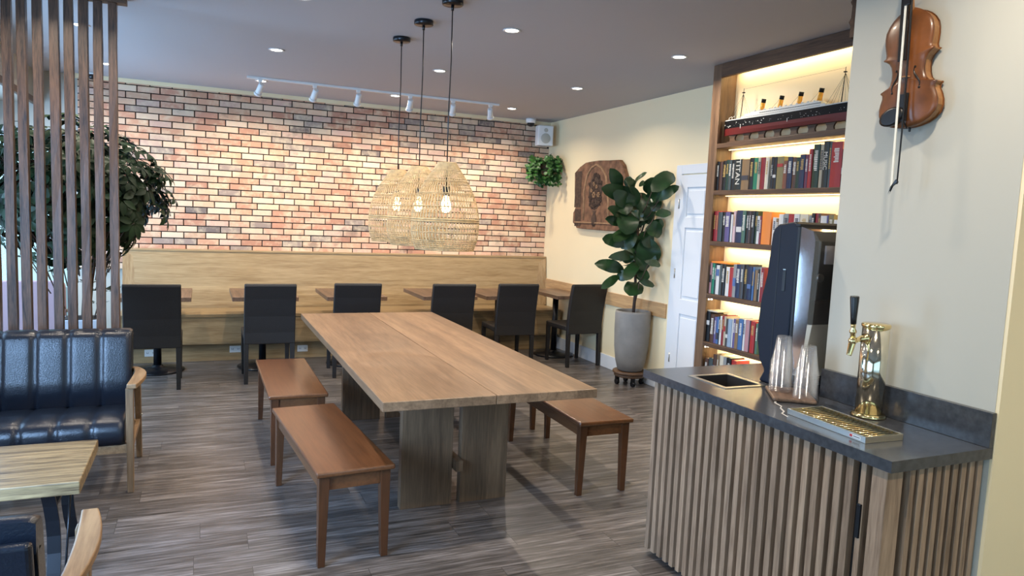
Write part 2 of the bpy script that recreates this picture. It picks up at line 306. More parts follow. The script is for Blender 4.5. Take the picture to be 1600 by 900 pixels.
# ---- brick wall: individual bricks in one facing mesh
def brick_wall():
    bm = bmesh.new(); lay = bm.loops.layers.float_color.new('tone'); rnd = random.Random(3)
    z = .9; row = 0; PIT = .0675
    X0, X1 = -1.13, XR
    pal = [(.60, .33, .21), (.66, .40, .26), (.55, .28, .18), (.70, .47, .32), (.62, .36, .25), (.74, .54, .39), (.52, .26, .17), (.64, .42, .33)]
    while z < 2.80:
        zt = min(z + .0575, 2.80); x = X0 - (.115 if row % 2 else 0) - rnd.uniform(0, .03)
        while x < X1:
            w = .212 + rnd.uniform(-.016, .012); a, c = max(x, X0), min(x + w, X1)
            if c - a > .025:
                col = rnd.choice(pal); k = rnd.uniform(.85, 1.12); col = [q * k for q in col]
                if rnd.random() < .06: col = [.33, .25, .21]
                if rnd.random() < .015: col = [.19, .15, .135]
                d = 8.405 + rnd.uniform(-.004, .004); j = lambda: rnd.uniform(-.0022, .0022); e = .003
                fr = [bm.verts.new(p) for p in ((a + e + j(), d, z + e + j()), (c - e + j(), d, z + e + j()), (c - e + j(), d, zt - e + j()), (a + e + j(), d, zt - e + j()))]
                md = [bm.verts.new(p) for p in ((a, d + e, z), (c, d + e, z), (c, d + e, zt), (a, d + e, zt))]
                bk = [bm.verts.new(p) for p in ((a, 8.43, z), (c, 8.43, z), (c, 8.43, zt), (a, 8.43, zt))]
                fs = [bm.faces.new(fr)]
                for p, q in ((fr, md), (md, bk)):
                    for i in range(4): fs.append(bm.faces.new((p[i], p[(i + 1) % 4], q[(i + 1) % 4], q[i])))
                for f in fs:
                    for l in f.loops: l[lay] = (*col, 1)
            x += w + .0105
        z += .0675; row += 1
    bmesh.ops.recalc_face_normals(bm, faces=bm.faces)
    me = bpy.data.meshes.new('wall_brick'); bm.to_mesh(me); bm.free(); me.materials.append(MAT['brick'])
    o = bpy.data.objects.new('wall_brick', me); COL.objects.link(o); struct(o)
brick_wall()
struct(bx('wall_mortar', 'mortar', None, -1.13, XR, 8.416, YB, .9, 2.80))
# ---- door in the right wall, partly behind the bookcase
def door():
    d = bpy.data.objects.new('door_1', None); COL.objects.link(d); struct(d)
    X = XR; y0, y1 = 4.70, 5.54
    b = B(); b.box(X - .018, X, y1, y1 + .085, 0, 2.16); b.box(X - .018, X, y0, y1, 2.075, 2.16)
    b.build('casing', 'white', d, .004)
    b = B(); b.box(X - .012, X + .0, y0, y1 - .005, .01, 2.065)
    # rails and stiles stand proud of recessed, raised-centre panels
    st = [(y0, y0 + .1), (y1 - .105, y1 - .005), ((y0 + y1) / 2 - .05, (y0 + y1) / 2 + .05)]
    for a, c in st: b.box(X - .026, X - .012, a, c, .01, 2.065)
    for z0, z1 in ((.01, .22), (.78, .92), (1.58, 1.68), (1.95, 2.065)): b.box(X - .0255, X - .012, y0, y1 - .005, z0, z1)
    for a, c in ((y0 + .12, (y0 + y1) / 2 - .07), ((y0 + y1) / 2 + .07, y1 - .125)):
        for z0, z1 in ((.25, .75), (.95, 1.55), (1.71, 1.92)): b.box(X - .022, X - .012, a, c, z0, z1)
    b.build('door_panel', 'white', d, .004)
    for z in (.35, 1.15, 1.8):
        b = B(); b.tube([(X - .03, y1 - .002, z - .045), (X - .03, y1 - .002, z + .045)], .006, 8); b.build('hinge', 'steel', d)
door()
# ================================================================== BANQUETTE BENCH
def banquette():
    t = thing('banquette_bench', 'long light oak banquette bench with high back below the brick wall', 'bench', (0, 7.78, 0))
    x0, x1 = -.74, 4.08
    bx('plinth', 'oakx', t, x0 + .02, x1, .10, .14, 0, .20)
    b = B(); b.box(x0, x1, 0, .018, .19, .465); b.box(x0, x0 + .02, .018, .60, .19, .465); b.box(x1 - .02, x1, .018, .34, .19, .465); b.build('front_panel', 'oakx', t, .001)
    bx('seat', 'oakx', t, x0, x1, -.01, .58, .465, .50, bevel=.004)
    b = B()   # leaning back panel
    b.hexa([(x0 + .02, .48, .501), (x1 + .01, .48, .501), (x1 + .01, .54, .501), (x0 + .02, .54, .501)], [(x0 + .02, .548, 1.10), (x1 + .02, .548, 1.10), (x1 + .02, .60, 1.10), (x0 + .02, .60, 1.10)])
    b.build('backrest', 'oakx', t)
    b = B()   # top rail mitred to the end stiles
    o = 0.53
    b.box(x0, x1 + .03, .540, .616, 1.10, 1.12)
    b.build('top_rail', 'oakx', t, .002)
    for a, c, d in ((x0, x0 + .11, 0), (x1 - .09, x1 + .025, 1)):
        b = B()
        if d == 0: b.hexa([(a, .470, .501), (c, .477, .501), (c, .61, .501), (a, .61, .501)], [(a, .535, 1.099), (c, .542, 1.035), (c, .61, 1.035), (a, .61, 1.099)])
        else: b.hexa([(a, .477, .501), (c, .470, .501), (c, .61, .501), (a, .61, .501)], [(a, .542, 1.035), (c, .535, 1.099), (c, .61, 1.099), (a, .61, 1.035)])
        b.build('end_stile', 'oakz', t, .002)
banquette()
for k, (x, z, lb) in enumerate(((-.46, .10, 'white power outlet on the bench plinth behind the leftmost round table base'), (.33, .115, 'white power outlet on the bench plinth behind the second chair from the left'), (1.01, .10, 'white power outlet on the bench plinth in the gap right of the second chair'), (3.0, .11, 'white power outlet on the bench plinth behind the second chair from the right'))):
    o = thing('power_outlet', lb, 'outlet', (x, 7.88, z), 0, 'outlets along the bench plinth')
    bx('cover_plate', 'whitep', o, -.055, .055, -.006, 0, -.035, .035, bevel=.002)
    for sx in (-.028, .028):
        b = B(); b.box(sx - .016, sx + .016, -.0075, -.0055, -.022, .022); s_ = b.build('socket', 'white', o, .001)
        b = B(); b.box(sx - .009, sx - .006, -.0082, -.007, -.002, .010); b.box(sx + .006, sx + .009, -.0082, -.007, -.002, .010); b.box(sx - .009, sx + .009, -.0081, -.007, -.004, -.002); b.build('socket_slot', 'dkhole', s_)
# ================================================================== BISTRO TABLES
def bistro(w, lb, x0, x1, px):
    t = thing('bistro_table', lb, 'table', (px, 7.5, 0), 0, 'bistro tables along the bench')
    bx('table_top', 'bistro', t, x0 - px, x1 - px, -.39, .42, .71, .75, bevel=.003)
    b = B(); b.lathe([(.035, .04), (.035, .705)], n=20); b.build('post', 'blackm', t)
    b = B(); b.lathe([(.235, 0), (.24, .008), (.235, .018), (.10, .034), (.05, .045), (.045, .06)], n=40); b.build('base', 'blackm', t)
    b = B(); b.box(-.15, .15, -.02, .02, .70, .71); b.box(-.02, .02, -.22, .22, .70, .7095); b.build('bracket', 'blackm', t)
for x0, x1, px, lb in ((-.68, -.08, -.38, 'bistro table at the left end of the bench, just behind the leftmost dark chair'),
    (.27, .87, .57, 'bistro table behind the second dark chair from the left'),
    (1.14, 1.74, 1.44, 'bistro table behind the dark chair whose legs hide behind the long dining table'),
    (2.12, 2.72, 2.42, 'bistro table behind the third dark chair from the right'),
    (2.82, 3.42, 3.12, 'bistro table behind the second dark chair from the right'),
    (3.68, 4.09, 3.86, 'narrow bistro table in the corner against the cream wall')):
    bistro(0, lb, x0, x1, px)
# ================================================================== PARSONS CHAIRS
def chair(lb, loc, rz):
    t = thing('dining_chair', lb, 'chair', loc, rz, 'dark leatherette chairs facing the bench')
    # origin: floor between the rear legs; seat runs to +Y
    b = B(); w = .222
    prof = [(-.028, .365), (-.030, .47), (-.045, .62), (-.075, .78), (-.105, .90), (-.100, .918), (-.085, .922), (-.060, .915), (-.052, .90), (-.022, .78), (.004, .62), (.018, .47), (.018, .365)]
    b.prism(prof, lambda u, v, s: (s, u + .02, v), -w, w); b.build('backrest', 'leatherb', t, .008, 3)
    b = B(); b.box(-.222, .222, .035, .47, .40, .455); b.build('seat', 'leatherb', t, .012, 3)
    for x in (-.2, .2):
        b = B(); b.hexa([(x - .017, -.012, 0), (x + .017, -.012, 0), (x + .017, .022, 0), (x - .017, .022, 0)], [(x - .021, -.005, .37), (x + .021, -.005, .37), (x + .021, .037, .37), (x - .021, .037, .37)]); b.build('leg', 'leatherb', t, .003)
        b = B(); b.hexa([(x - .016, .432, 0), (x + .016, .432, 0), (x + .016, .464, 0), (x - .016, .464, 0)], [(x - .021, .425, .41), (x + .021, .425, .41), (x + .021, .467, .41), (x - .021, .467, .41)]); b.build('leg', 'leatherb', t, .003)
    return t
c0 = chair('leftmost dark chair, behind the black loveseat and its wooden arm', (-.375, 6.68, 0), 0)
for x, y, rz, lb in ((.575, 6.75, 0, 'dark chair just beyond the farther left wooden bench'), (1.375, 6.83, -2, 'dark chair seen half hidden past the far left corner of the long dining table'),
    (2.33, 6.80, -2, 'dark chair past the far right corner of the long dining table'), (3.05, 6.83, -3, 'dark chair between the long table and the corner chair, second from the right'),
    (3.875, 6.80, 4, 'dark chair beside the tall grey planter, nearest the cream wall')):
    dup(c0, (x, y, 0), rz, lb)
# ================================================================== LONG TABLE AND BENCHES
def long_table():
    t = thing('dining_table', 'long brown wooden communal dining table in the middle of the room', 'table', (1.305, 4.54, 0))
    bx('tabletop_leaf', 'table', t, -.555, -.0015, -1.44, 1.44, .705, .75, bevel=.003)
    bx('tabletop_leaf', 'table', t, .0015, .555, -1.44, 1.44, .705, .75, bevel=.003)
    for y in (-.90, .84):
        for a, c in ((-.315, -.025), (.025, .305)): bx('leg', 'tablez', t, a, c, y, y + .055, 0, .705, bevel=.002)
    bx('stretcher', 'tablez', t, -.02, .02, -.95, .88, .20, .26)
    bx('apron', 'tablez', t, -.045, .045, -.845, .84, .64, .705)
long_table()
def bench(lb, loc, rz):
    t = thing('wooden_bench', lb, 'bench', loc, rz, 'backless benches around the long table')
    b = B(); b.box(-.18, .18, -.57, .57, .425, .45); b.build('seat', 'benchy', t, .008, 3)
    b = B()
    for x in (-.155, .135): b.box(x, x + .02, -.50, .50, .355, .425)
    for y in (-.535, .515): b.box(-.125, .125, y, y + .02, .355, .425)
    b.build('apron', 'benchy', t, .001)
    for sx in (-1, 1):
        for sy in (-1, 1):
            b = B(); x, y = sx * .14, sy * .525; q = .024; p = .016
            cx, cy = x - sx * .0, y - sy * .0
            b.hexa([(cx + sx * .006 - p, cy - p, 0), (cx + sx * .006 + p, cy - p, 0), (cx + sx * .006 + p, cy + p, 0), (cx + sx * .006 - p, cy + p, 0)], [(cx - q, cy - q, .425), (cx + q, cy - q, .425), (cx + q, cy + q, .425), (cx - q, cy + q, .425)])
            b.build('leg', 'benchz', t, .002)
    return t
b0 = bench('reddish brown wooden bench nearest the camera, left of the long table', (.60, 3.68, 0), 4.5)
dup(b0, (.56, 5.07, 0), 0, 'reddish brown wooden bench behind the near left bench, beside the far left chair row')
dup(b0, (2.185, 4.06, 0), -1, 'reddish brown wooden bench at the right side of the long table, nearer to the counter')
dup(b0, (2.18, 5.33, 0), 0, 'reddish brown wooden bench mostly hidden by the table top, its legs at the right')
# ================================================================== SLATTED TIMBER SCREEN
def screen():
    t = thing('slatted_screen', 'dark rough timber slat screen from floor to ceiling behind the black loveseat', 'screen', (0, 5.15, 0))
    xs = [-1.215, -1.13, -1.045, -.972, -.892, -.806, -.732, -.656, -.578, -.499]
    rnd = random.Random(5)
    for x in xs:
        b = B(); n = 10; w, d = .024, .028; rs = []
        for i in range(n + 1):
            z = .05 + (2.803 - .05) * i / n; j = lambda: rnd.uniform(-.0022, .0022)
            rs.append([(x - w + j(), -d + j(), z), (x + w + j(), -d + j(), z), (x + w + j(), d + j(), z), (x - w + j(), d + j(), z)])
        b.rings(rs, True, False); b.build('slat', 'rough', t, .002)
    bx('top_beam', 'shelfy', t, -1.40, -.42, -.04, .04, 2.803, 2.838, bevel=.003)
    bx('floor_plate', 'shelfy', t, -1.40, -.42, -.04, .04, 0, .05, bevel=.003)
screen()
# ================================================================== BLACK LOVESEAT, ARMCHAIR, COFFEE TABLE
def channel_cushion(b, x0, x1, n, path, th):
    """tufted pad: path = list of (y,z,ny,nz) front-surface points; channels bulge between the seams"""
    per = 10; rs_f = []; m = n * per
    for (y, z, ny, nz) in path:
        row = []
        for i in range(m + 1):
            u = (i % per) / per; bul = max(0, 1 - (2 * u - 1) ** 6) ** .5 if i % per else 0
            if i == 0 or i == m: bul = 0
            row.append((x0 + (x1 - x0) * i / m, y + ny * .014 * bul, z + nz * .009 * bul))
        rs_f.append(row)
    for (y, z, ny, nz) in reversed(path):
        rs_f.append([(x0 + (x1 - x0) * i / m, y - ny * th, z - nz * th) for i in range(m + 1)])
    vs = [[b.bm.verts.new(p) for p in r] for r in rs_f]; k = len(vs)
    for a in range(k):
        c = (a + 1) % k
        for i in range(m):
            f = b.bm.faces.new((vs[a][i], vs[a][i + 1], vs[c][i + 1], vs[c][i])); f.smooth = a < len(path) - 1
    b.bm.faces.new([v[0] for v in vs]); b.bm.faces.new([v[-1] for v in vs][::-1])
def arm_shape(b, xc, sgn, y0, y1, z, th=.028):
    """curved flat armrest: bows outward in plan, from y0 (front) to y1 (back)"""
    n = 14; L_, R_ = [], []
    for i in range(n + 1):
        t = i / n; y = y0 + (y1 - y0) * t
        c = xc + sgn * (.030 * math.sin(math.pi * t) ** 1 - .035 * t * t); w = .021 + .012 * math.sin(math.pi * min(1, t * 1.15 + .08)); zz = z - .035 * t ** 2 + .006 * math.sin(math.pi * t)
        L_.append((c - w, y, zz)); R_.append((c + w, y, zz))
    rs = [[l, r, (r[0], r[1], r[2] - th), (l[0], l[1], l[2] - th)] for l, r in zip(L_, R_)]
    b.rings(rs, True, False)
def sofa(name, lb, cat, loc, rz, width, nch, flip=1):
    """origin: floor at the middle of the front edge; the seat runs back to +Y"""
    t = thing(name, lb, cat, loc, rz)
    w = width / 2; iw = w - .045
    seat = [(.015, .28, -1, 0), (.0, .34, -1, .1), (.012, .392, -.8, .6), (.05, .415, 0, 1), (.25, .405, 0, 1), (.45, .39, 0, 1), (.50, .385, 0, 1)]
    b = B(); channel_cushion(b, -iw, iw, nch, [(y, z, ny, nz) for y, z, ny, nz in seat], .085); b.build('seat_cushion', 'leather', t)
    back = [(.415, .40, -1, .2), (.440, .55, -1, .2), (.462, .70, -1, .2), (.478, .79, -1, .2), (.486, .812, -.8, .6), (.50, .822, 0, 1), (.56, .826, 0, 1)]
    b = B(); channel_cushion(b, -iw, iw, nch, back, .075); b.build('back_cushion', 'leather', t)
    b = B(); b.hexa([(-iw, .50, .30), (iw, .50, .30), (iw, .535, .30), (-iw, .535, .30)], [(-iw, .585, .80), (iw, .585, .80), (iw, .62, .80), (-iw, .62, .80)]); b.build('back_shell', 'leather', t, .012, 3)
    b = B(); b.box(-w + .03, w - .03, .015, .045, .225, .275); b.box(-w + .03, w - .03, .50, .53, .225, .275); b.build('seat_rail', 'armwood', t, .004)
    for s in (-1, 1):
        b = B(); x = s * (w - .02)
        b.hexa([(x - .016, .01, 0), (x + .016, .01, 0), (x + .016, .045, 0), (x - .016, .045, 0)], [(x - .02, -.005, .59), (x + .02, -.005, .59), (x + .02, .045, .59), (x - .02, .045, .59)]); b.build('leg', 'armz', t, .004)
        b = B()
        b.hexa([(x - .016, .62, 0), (x + .016, .62, 0), (x + .016, .655, 0), (x - .016, .655, 0)], [(x - .018, .50, .585), (x + .018, .50, .585), (x + .018, .545, .585), (x - .018, .545, .585)]); b.build('leg', 'armz', t, .004)
        b = B(); arm_shape(b, x + s * .012, s, -.035, .60, .622); b.build('armrest', 'armwood', t, .006, 3)
        b = B(); b.box(x - .012, x + .012, .04, .56, .235, .265); b.build('side_rail', 'armz', t, .003)
        b = B(); b.tube([(x + s * .014, .53, .30), (x + s * .026, .53, .30)], .007, 8); b.build('bolt', 'steel', t)
    return t
sofa('loveseat', 'black channel tufted leather loveseat with wooden arms in front of the slat screen', 'sofa', (-1.035, 4.30, 0), 0, 1.40, 8)
sofa('armchair', 'black leather armchair with curved wooden arm, cut off at the bottom left corner', 'armchair', (-.685, 2.50, 0), 180, .74, 4)
def coffee_table():
    t = thing('coffee_table', 'rustic planked coffee table with black steel legs between loveseat and armchair', 'table', (-1.0, 3.53, 0))
    bx('table_top', 'mango', t, -.56, .55, -.27, .30, .405, .46, bevel=.005)
    for s in (-1, 1):
        for q in (-1, 1):
            b = B(); n = 6; rs = []
            for i in range(n + 1):
                k = i / n; y = q * (.23 - .0 * k + .05 * (1 - k) ** 2 - .07 * math.sin(math.pi * k)); z = .405 * k; x = s * (.43 + .02 * (1 - k))
                rs.append([(x - .025, y - .006, z), (x + .025, y - .006, z), (x + .025, y + .006, z), (x - .025, y + .006, z)])
            b.rings(rs, True, False); b.build('leg', 'blackm', t, .001)
        b = B(); b.box(s * .43 - .012, s * .43 + .012, -.19, .19, .30, .315); b.build('crossbar', 'blackm', t)
        b = B(); b.tube([(s * .47, .1, .40), (s * .47, -.12, .012)], .005, 6); b.build('brace', 'blackm', t)
coffee_table()
# ================================================================== MAUVE CHAIR BY THE WINDOW
def mauve():
    t = thing('easy_chair', 'dusty mauve upholstered chair with rounded back against the bright window', 'chair', (-1.34, 7.3, 0))
    def rr(w, z0, z1, r):
        p = [(-w, z0), (w, z0)]
        for k in range(7): a = k / 6 * math.pi / 2; p.append((w - r + r * math.cos(a), z1 - r + r * math.sin(a)))
        for k in range(7): a = math.pi / 2 + k / 6 * math.pi / 2; p.append((-w + r + r * math.cos(a), z1 - r + r * math.sin(a)))
        return p
    b = B(); b.prism(rr(.245, .42, .88, .045), lambda u, v, s: (u, s + (v - .42) * -.08, v), 0, .06); b.build('backrest', 'mauve', t, .012, 3)
    bx('seat', 'mauve', t, -.25, .25, .06, .52, .36, .45, bevel=.02)
    for s in (-1, 1):
        for y in (.02, .48): bx('leg', 'armz', t, s * .225 - .015, s * .225 + .015, y, y + .03, 0, .365, bevel=.003)
        bx('armrest', 'armz', t, s * .262 - .017, s * .262 + .017, .0, .46, .60, .625, bevel=.005)
        bx('arm_post', 'armz', t, s * .262 - .013, s * .262 + .013, .42, .45, .36, .60, bevel=.003)
mauve()
# ================================================================== PLANTS
def leafgrid(b, base, tip, width, nrm, prof, droop=.12, fold=.15, wave=0.0, rnd=random, nl=8):
    base, tip = Vector(base), Vector(tip); d = tip - base; L_ = d.length; d.normalize()
    nrm = Vector(nrm); nrm = (nrm - d * nrm.dot(d))
    nrm = nrm.normalized() if nrm.length > 1e-4 else d.orthogonal().normalized()
    sd = d.cross(nrm); ph = rnd.uniform(0, 6); rows = []
    for i in range(nl + 1):
        t = i / nl; w = width / 2 * prof(t); c = base + d * L_ * t + nrm * (math.sin(math.pi * t) * droop * L_)
        row = []
        for k in (-1, -.5, 0, .5, 1):
            row.append(b.bm.verts.new(c + sd * w * k + nrm * (abs(k) * fold * w * 2 + wave * w * math.sin(ph + t * 9 + k * 2) * abs(k))))
        rows.append(row)
    for a, c in zip(rows, rows[1:]):
        for i in range(4):
            f = b.bm.faces.new((a[i], a[i + 1], c[i + 1], c[i])); f.smooth = True
def fig():
    t = thing('fiddle_leaf_fig', 'tall fiddle leaf fig with big dark leaves in a tall grey concrete planter', 'potted plant', (3.93, 5.95, .142))
    b = B(); b.lathe([(.105, 0), (.125, .01), (.15, .10), (.168, .24), (.175, .40), (.176, .575), (.172, .598), (.160, .60), (.155, .585), (.152, .54)], n=48); b.build('planter', 'conc', t)
    b = B(); b.lathe([(.001, .545), (.151, .545)], n=32, cap=False); b.build('soil', 'soil', t)
    tr = B(); tr.tube([(0, 0, .54), (.012, .0, .80), (-.01, .0, 1.05), (0, 0, 1.35), (.01, 0, 1.75)], [.016, .015, .013, .011, .007], 10)
    tr.tube([(0, 0, 1.25), (.06, -.03, 1.5), (.10, -.05, 1.80)], [.010, .008, .005], 8); tr.tube([(0, 0, 1.15), (-.08, -.02, 1.4), (-.12, 0, 1.68)], [.010, .008, .005], 8)
    LV = [((3.71,1.9),(3.57,2.11),.12),((3.78,1.93),(3.8,2.05),.09),((3.85,1.96),(3.99,2.1),.06),((3.9,1.84),(3.49,1.92),.15),((3.91,1.96),(3.98,2.01),.05),((4.06,1.92),(4.3,2.11),.16),((4.15,1.84),(4.38,1.99),.1),((4.02,1.81),(4.19,1.94),.13),((4.12,1.69),(4.3,1.73),.09),((3.74,1.66),(3.57,1.73),.1),((3.75,1.59),(3.55,1.63),.09),((3.78,1.72),(3.8,1.49),.2),((4.02,1.56),(4.21,1.51),.17),((3.84,1.41),(3.53,1.44),.13),((4.0,1.47),(4.11,1.19),.22),((3.91,1.28),(3.61,1.26),.09),((3.8,1.14),(3.46,1.2),.12),((3.94,1.22),(3.82,1.04),.12),((3.74,1.09),(3.55,.96),.08),((4.02,1.18),(3.98,1.04),.12),((3.97,1.02),(3.87,.89),.17),((3.98,1.03),(4.16,.99),.07),((4.07,1.2),(4.21,1.21),.08),((4.1,1.64),(4.21,1.56),.1),((3.97,1.9),(3.93,1.73),.19),((3.69,1.86),(3.79,1.68),.16),((3.83,1.72),(3.95,1.56),.16),((3.85,1.44),(4.03,1.37),.16),((3.81,1.29),(3.86,1.22),.1),((4.02,1.88),(4.16,1.74),.14),((3.73,1.59),(3.89,1.46),.13),((3.94,1.63),(4.09,1.79),.14),((3.92,1.3),(4.05,1.14),.14),((3.9,1.78),(3.75,1.95),.15),((4.0,1.75),(4.1,1.62),.15),((3.9,1.52),(3.75,1.35),.15),((3.95,1.15),(4.08,1.05),.1),((3.88,1.6),(4.0,1.7),.17),((3.8,1.78),(3.62,1.88),.14),((3.95,1.5),(4.12,1.4),.15),((3.82,1.52),(3.66,1.42),.13),((4.0,1.9),(4.1,2.06),.13),((3.86,1.86),(3.74,2.02),.13),((3.92,1.36),(3.78,1.22),.14),((4.02,1.3),(4.16,1.22),.11),((3.86,1.12),(3.72,1.06),.1)]
    prof = lambda q: (math.sin(math.pi * min(1, q ** .8)) ** .55) * (.55 + .5 * q) if 0 < q < 1 else .06
    rnd = random.Random(11); b = B(); C0 = Vector((0, 0, 1.6)); O = Vector((3.93, 5.95, .142)); view = Vector((-.55, -.83, .1))
    for i, ((x0, z0), (x1, z1), w) in enumerate(LV):
        dy0, dy1 = rnd.uniform(-.06, .04), rnd.uniform(-.20, .05)
        p0, p1 = Vector((x0, 5.95, z0)), Vector((x1, 5.95, z1))
        p0 = C0 + (p0 - C0) * (1 + dy0 / 6); p1 = C0 + (p1 - C0) * (1 + dy1 / 6)
        k_ = min(1, 4.045 / max(p0.x, p1.x))
        p0 = C0 + (p0 - C0) * k_; p1 = C0 + (p1 - C0) * k_
        if k_ < .985:
            h0 = Vector((.02, 0, max(.7, p0.z - .142 - .22))); tr.tube([h0, (h0 + (p0 - O)) / 2 + Vector((0, 0, -.03)), p0 - O], [.006, .005, .0035], 6)
        up = Vector((0, 0, 1)); nrm = view * 1.3 + up * rnd.uniform(.1, .7) + Vector((rnd.uniform(-.4, .4), 0, 0))
        leafgrid(b, p0 - O, p1 - O, w * 1.38, nrm, prof, droop=rnd.uniform(.03, .12), fold=rnd.uniform(-.06, .18), wave=.16, rnd=rnd, nl=10)
    for k in range(26):   # leaves on the far side of the crown
        a = rnd.uniform(.3, 2.6); z = rnd.uniform(1.0, 1.75); p0 = Vector((0, 0, z)); p1 = Vector((.13 * math.cos(a), .26 * math.sin(a), z + rnd.uniform(-.05, .2)))
        leafgrid(b, p0, p1, .13, (0, -.3, 1), prof, .08, .1, .16, rnd, 8)
    tr.build('trunk', 'bark', t); b.build('foliage', 'fig', t)
    d = thing('plant_caddy', 'round dark wheeled plant caddy under the grey concrete planter', 'plant stand', (3.93, 5.95, 0))
    b = B(); b.lathe([(.165, .115), (.17, .12), (.17, .138), (.165, .141)], n=36); b.lathe([(.15, .085), (.155, .09), (.155, .113)], n=36); b.build('board', 'shelfy', d)
    for k in range(4):
        a = math.pi / 4 + .5 + k * math.pi / 2; x, y = .125 * math.cos(a), .125 * math.sin(a)
        b = B(); b.tube([(x - .013, y, .028), (x + .013, y, .028)], .028, 14); b.box(x - .018, x + .018, y - .014, y + .014, .045, .085); b.build('caster', 'blackm', d)
fig()
def schefflera():
    t = thing('umbrella_tree', 'large bushy umbrella tree behind the timber slat screen, lit by the window', 'potted plant', (-.84, 6.25, 0))
    b = B(); b.hexa([(-.10, -.10, 0), (.10, -.10, 0), (.10, .10, 0), (-.10, .10, 0)], [(-.125, -.125, .70), (.125, -.125, .70), (.125, .125, .70), (-.125, .125, .70)]); b.build('planter', 'planter', t, .008)
    bx('soil', 'soil', t, -.11, .11, -.11, .11, .70, .705)
    rnd = random.Random(21); tr = B()
    for k in range(5):
        a = k * 1.3; x, y = .05 * math.cos(a), .05 * math.sin(a)
        tr.tube([(x, y, .69), (x * 1.3 + .01, y * 1.2, 1.0), (x * 2.2, y * 2, 1.35), (x * 5, y * 4, 1.75)], [.017, .015, .012, .006], 8)
    b = B(); prof = lambda q: math.sin(math.pi * q ** .85) ** .8 if 0 < q < 1 else .05
    n = 0; whorls = []
    while n < 430:
        u = Vector((rnd.uniform(-1, 1), rnd.uniform(-1, 1), rnd.uniform(-1, 1)))
        if not .45 < u.length < 1: continue
        p = Vector((-.06 + u.x * .72, -.05 + u.y * .60, 1.66 + u.z * .58))
        if u.z < -.3 and abs(u.x) > .75: continue
        if p.x + -.84 < -1.84 + .1: continue
        whorls.append((p, u)); n += 1
    for x, z in ((-.4, 1.16), (.22, 1.18), (.12, 1.1), (-.2, 1.05), (.06, .98), (.12, .84), (.16, .92)): whorls.append((Vector((x, rnd.uniform(-.2, .2), z)), Vector((0, 0, -.4))))
    for p, u in whorls:
        out = (u.normalized() + Vector((0, 0, .5))).normalized(); q = out.orthogonal().normalized(); s = out.cross(q); k = rnd.choice((6, 7, 8)); ph = rnd.uniform(0, 6); ln = rnd.uniform(.085, .135)
        for i in range(k):
            a = ph + 2 * math.pi * i / k; d = (q * math.cos(a) + s * math.sin(a)) * .95 - out * rnd.uniform(.1, .45) + Vector((0, 0, -.15)); d.normalize()
            leafgrid(b, p + d * .018, p + d * ln, ln * .40, out, prof, .06, .10, 0, rnd, 5)
        if rnd.random() < .5: tr.tube([p - out * .004, p - out * .10 - Vector((0, 0, .05)), Vector((p.x * .5, p.y * .5, p.z - .28))], [.0025, .003, .005], 5)
    tr.build('trunk', 'bark', t); b.build('foliage', 'scheff', t)
schefflera()
def ivy():
    t = thing('hanging_ivy', 'trailing green ivy in a small pot hung in the corner below the white speaker', 'hanging plant', (3.98, 8.15, 2.20))
    b = B(); b.lathe([(.05, -.05), (.07, .0), (.082, .08), (.085, .085), (.075, .085)], n=24); b.build('pot', 'shelfy', t)
    b = B(); b.tube([(.0, .0, .08), (.04, .06, .20), (.13, .16, .24)], .004, 6); b.build('hook', 'blackm', t)
    rnd = random.Random(9); b = B(); st = B(); prof = lambda q: (1 - q) ** .6 * (.5 + 1.6 * q) if q < 1 else .03
    for s in range(30):
        a = rnd.uniform(0, 6.28); p = Vector((.05 * math.cos(a), .05 * math.sin(a), .10)); v = Vector((math.cos(a) * .05 - .012, math.sin(a) * .05 - .01, rnd.uniform(.0, .05))); pts = [p.copy()]
        for k in range(rnd.choice((5, 7, 9))):
            p = p + v; v = v * .72 + Vector((rnd.uniform(-.012, .012), rnd.uniform(-.012, .006), -.014))
            p.x = min(p.x, .105); p.y = min(p.y, .20); pts.append(p.copy())
            for q in range(3):
                d = Vector((rnd.uniform(-1, 1), rnd.uniform(-1, .6), rnd.uniform(-.9, .3))).normalized()
                e = p + d * rnd.uniform(.035, .055)
                if e.x > .12: continue
                leafgrid(b, p, e, .05, (-.4, -.7, .5), prof, .05, .1, .1, rnd, 4)
        st.tube(pts, .0018, 4)
    for k in range(150):
        a = rnd.uniform(2.2, 6.0); r = rnd.uniform(.085, .15); z = rnd.uniform(-.16, .14); r *= 1 - max(0, -z) * 2.5
        p = Vector((r * math.cos(a), r * math.sin(a), z)); d = (p.normalized() + Vector((rnd.uniform(-.5, .5), rnd.uniform(-.5, .2), rnd.uniform(-.9, .1)))).normalized(); e = p + d * rnd.uniform(.035, .055)
        if max(p.x, e.x) < .12: leafgrid(b, p, e, .05, (-.4, -.7, .5), prof, .05, .1, .1, rnd, 4)
    st.build('stems', 'ivy', t); b.build('foliage', 'ivy', t)
ivy()
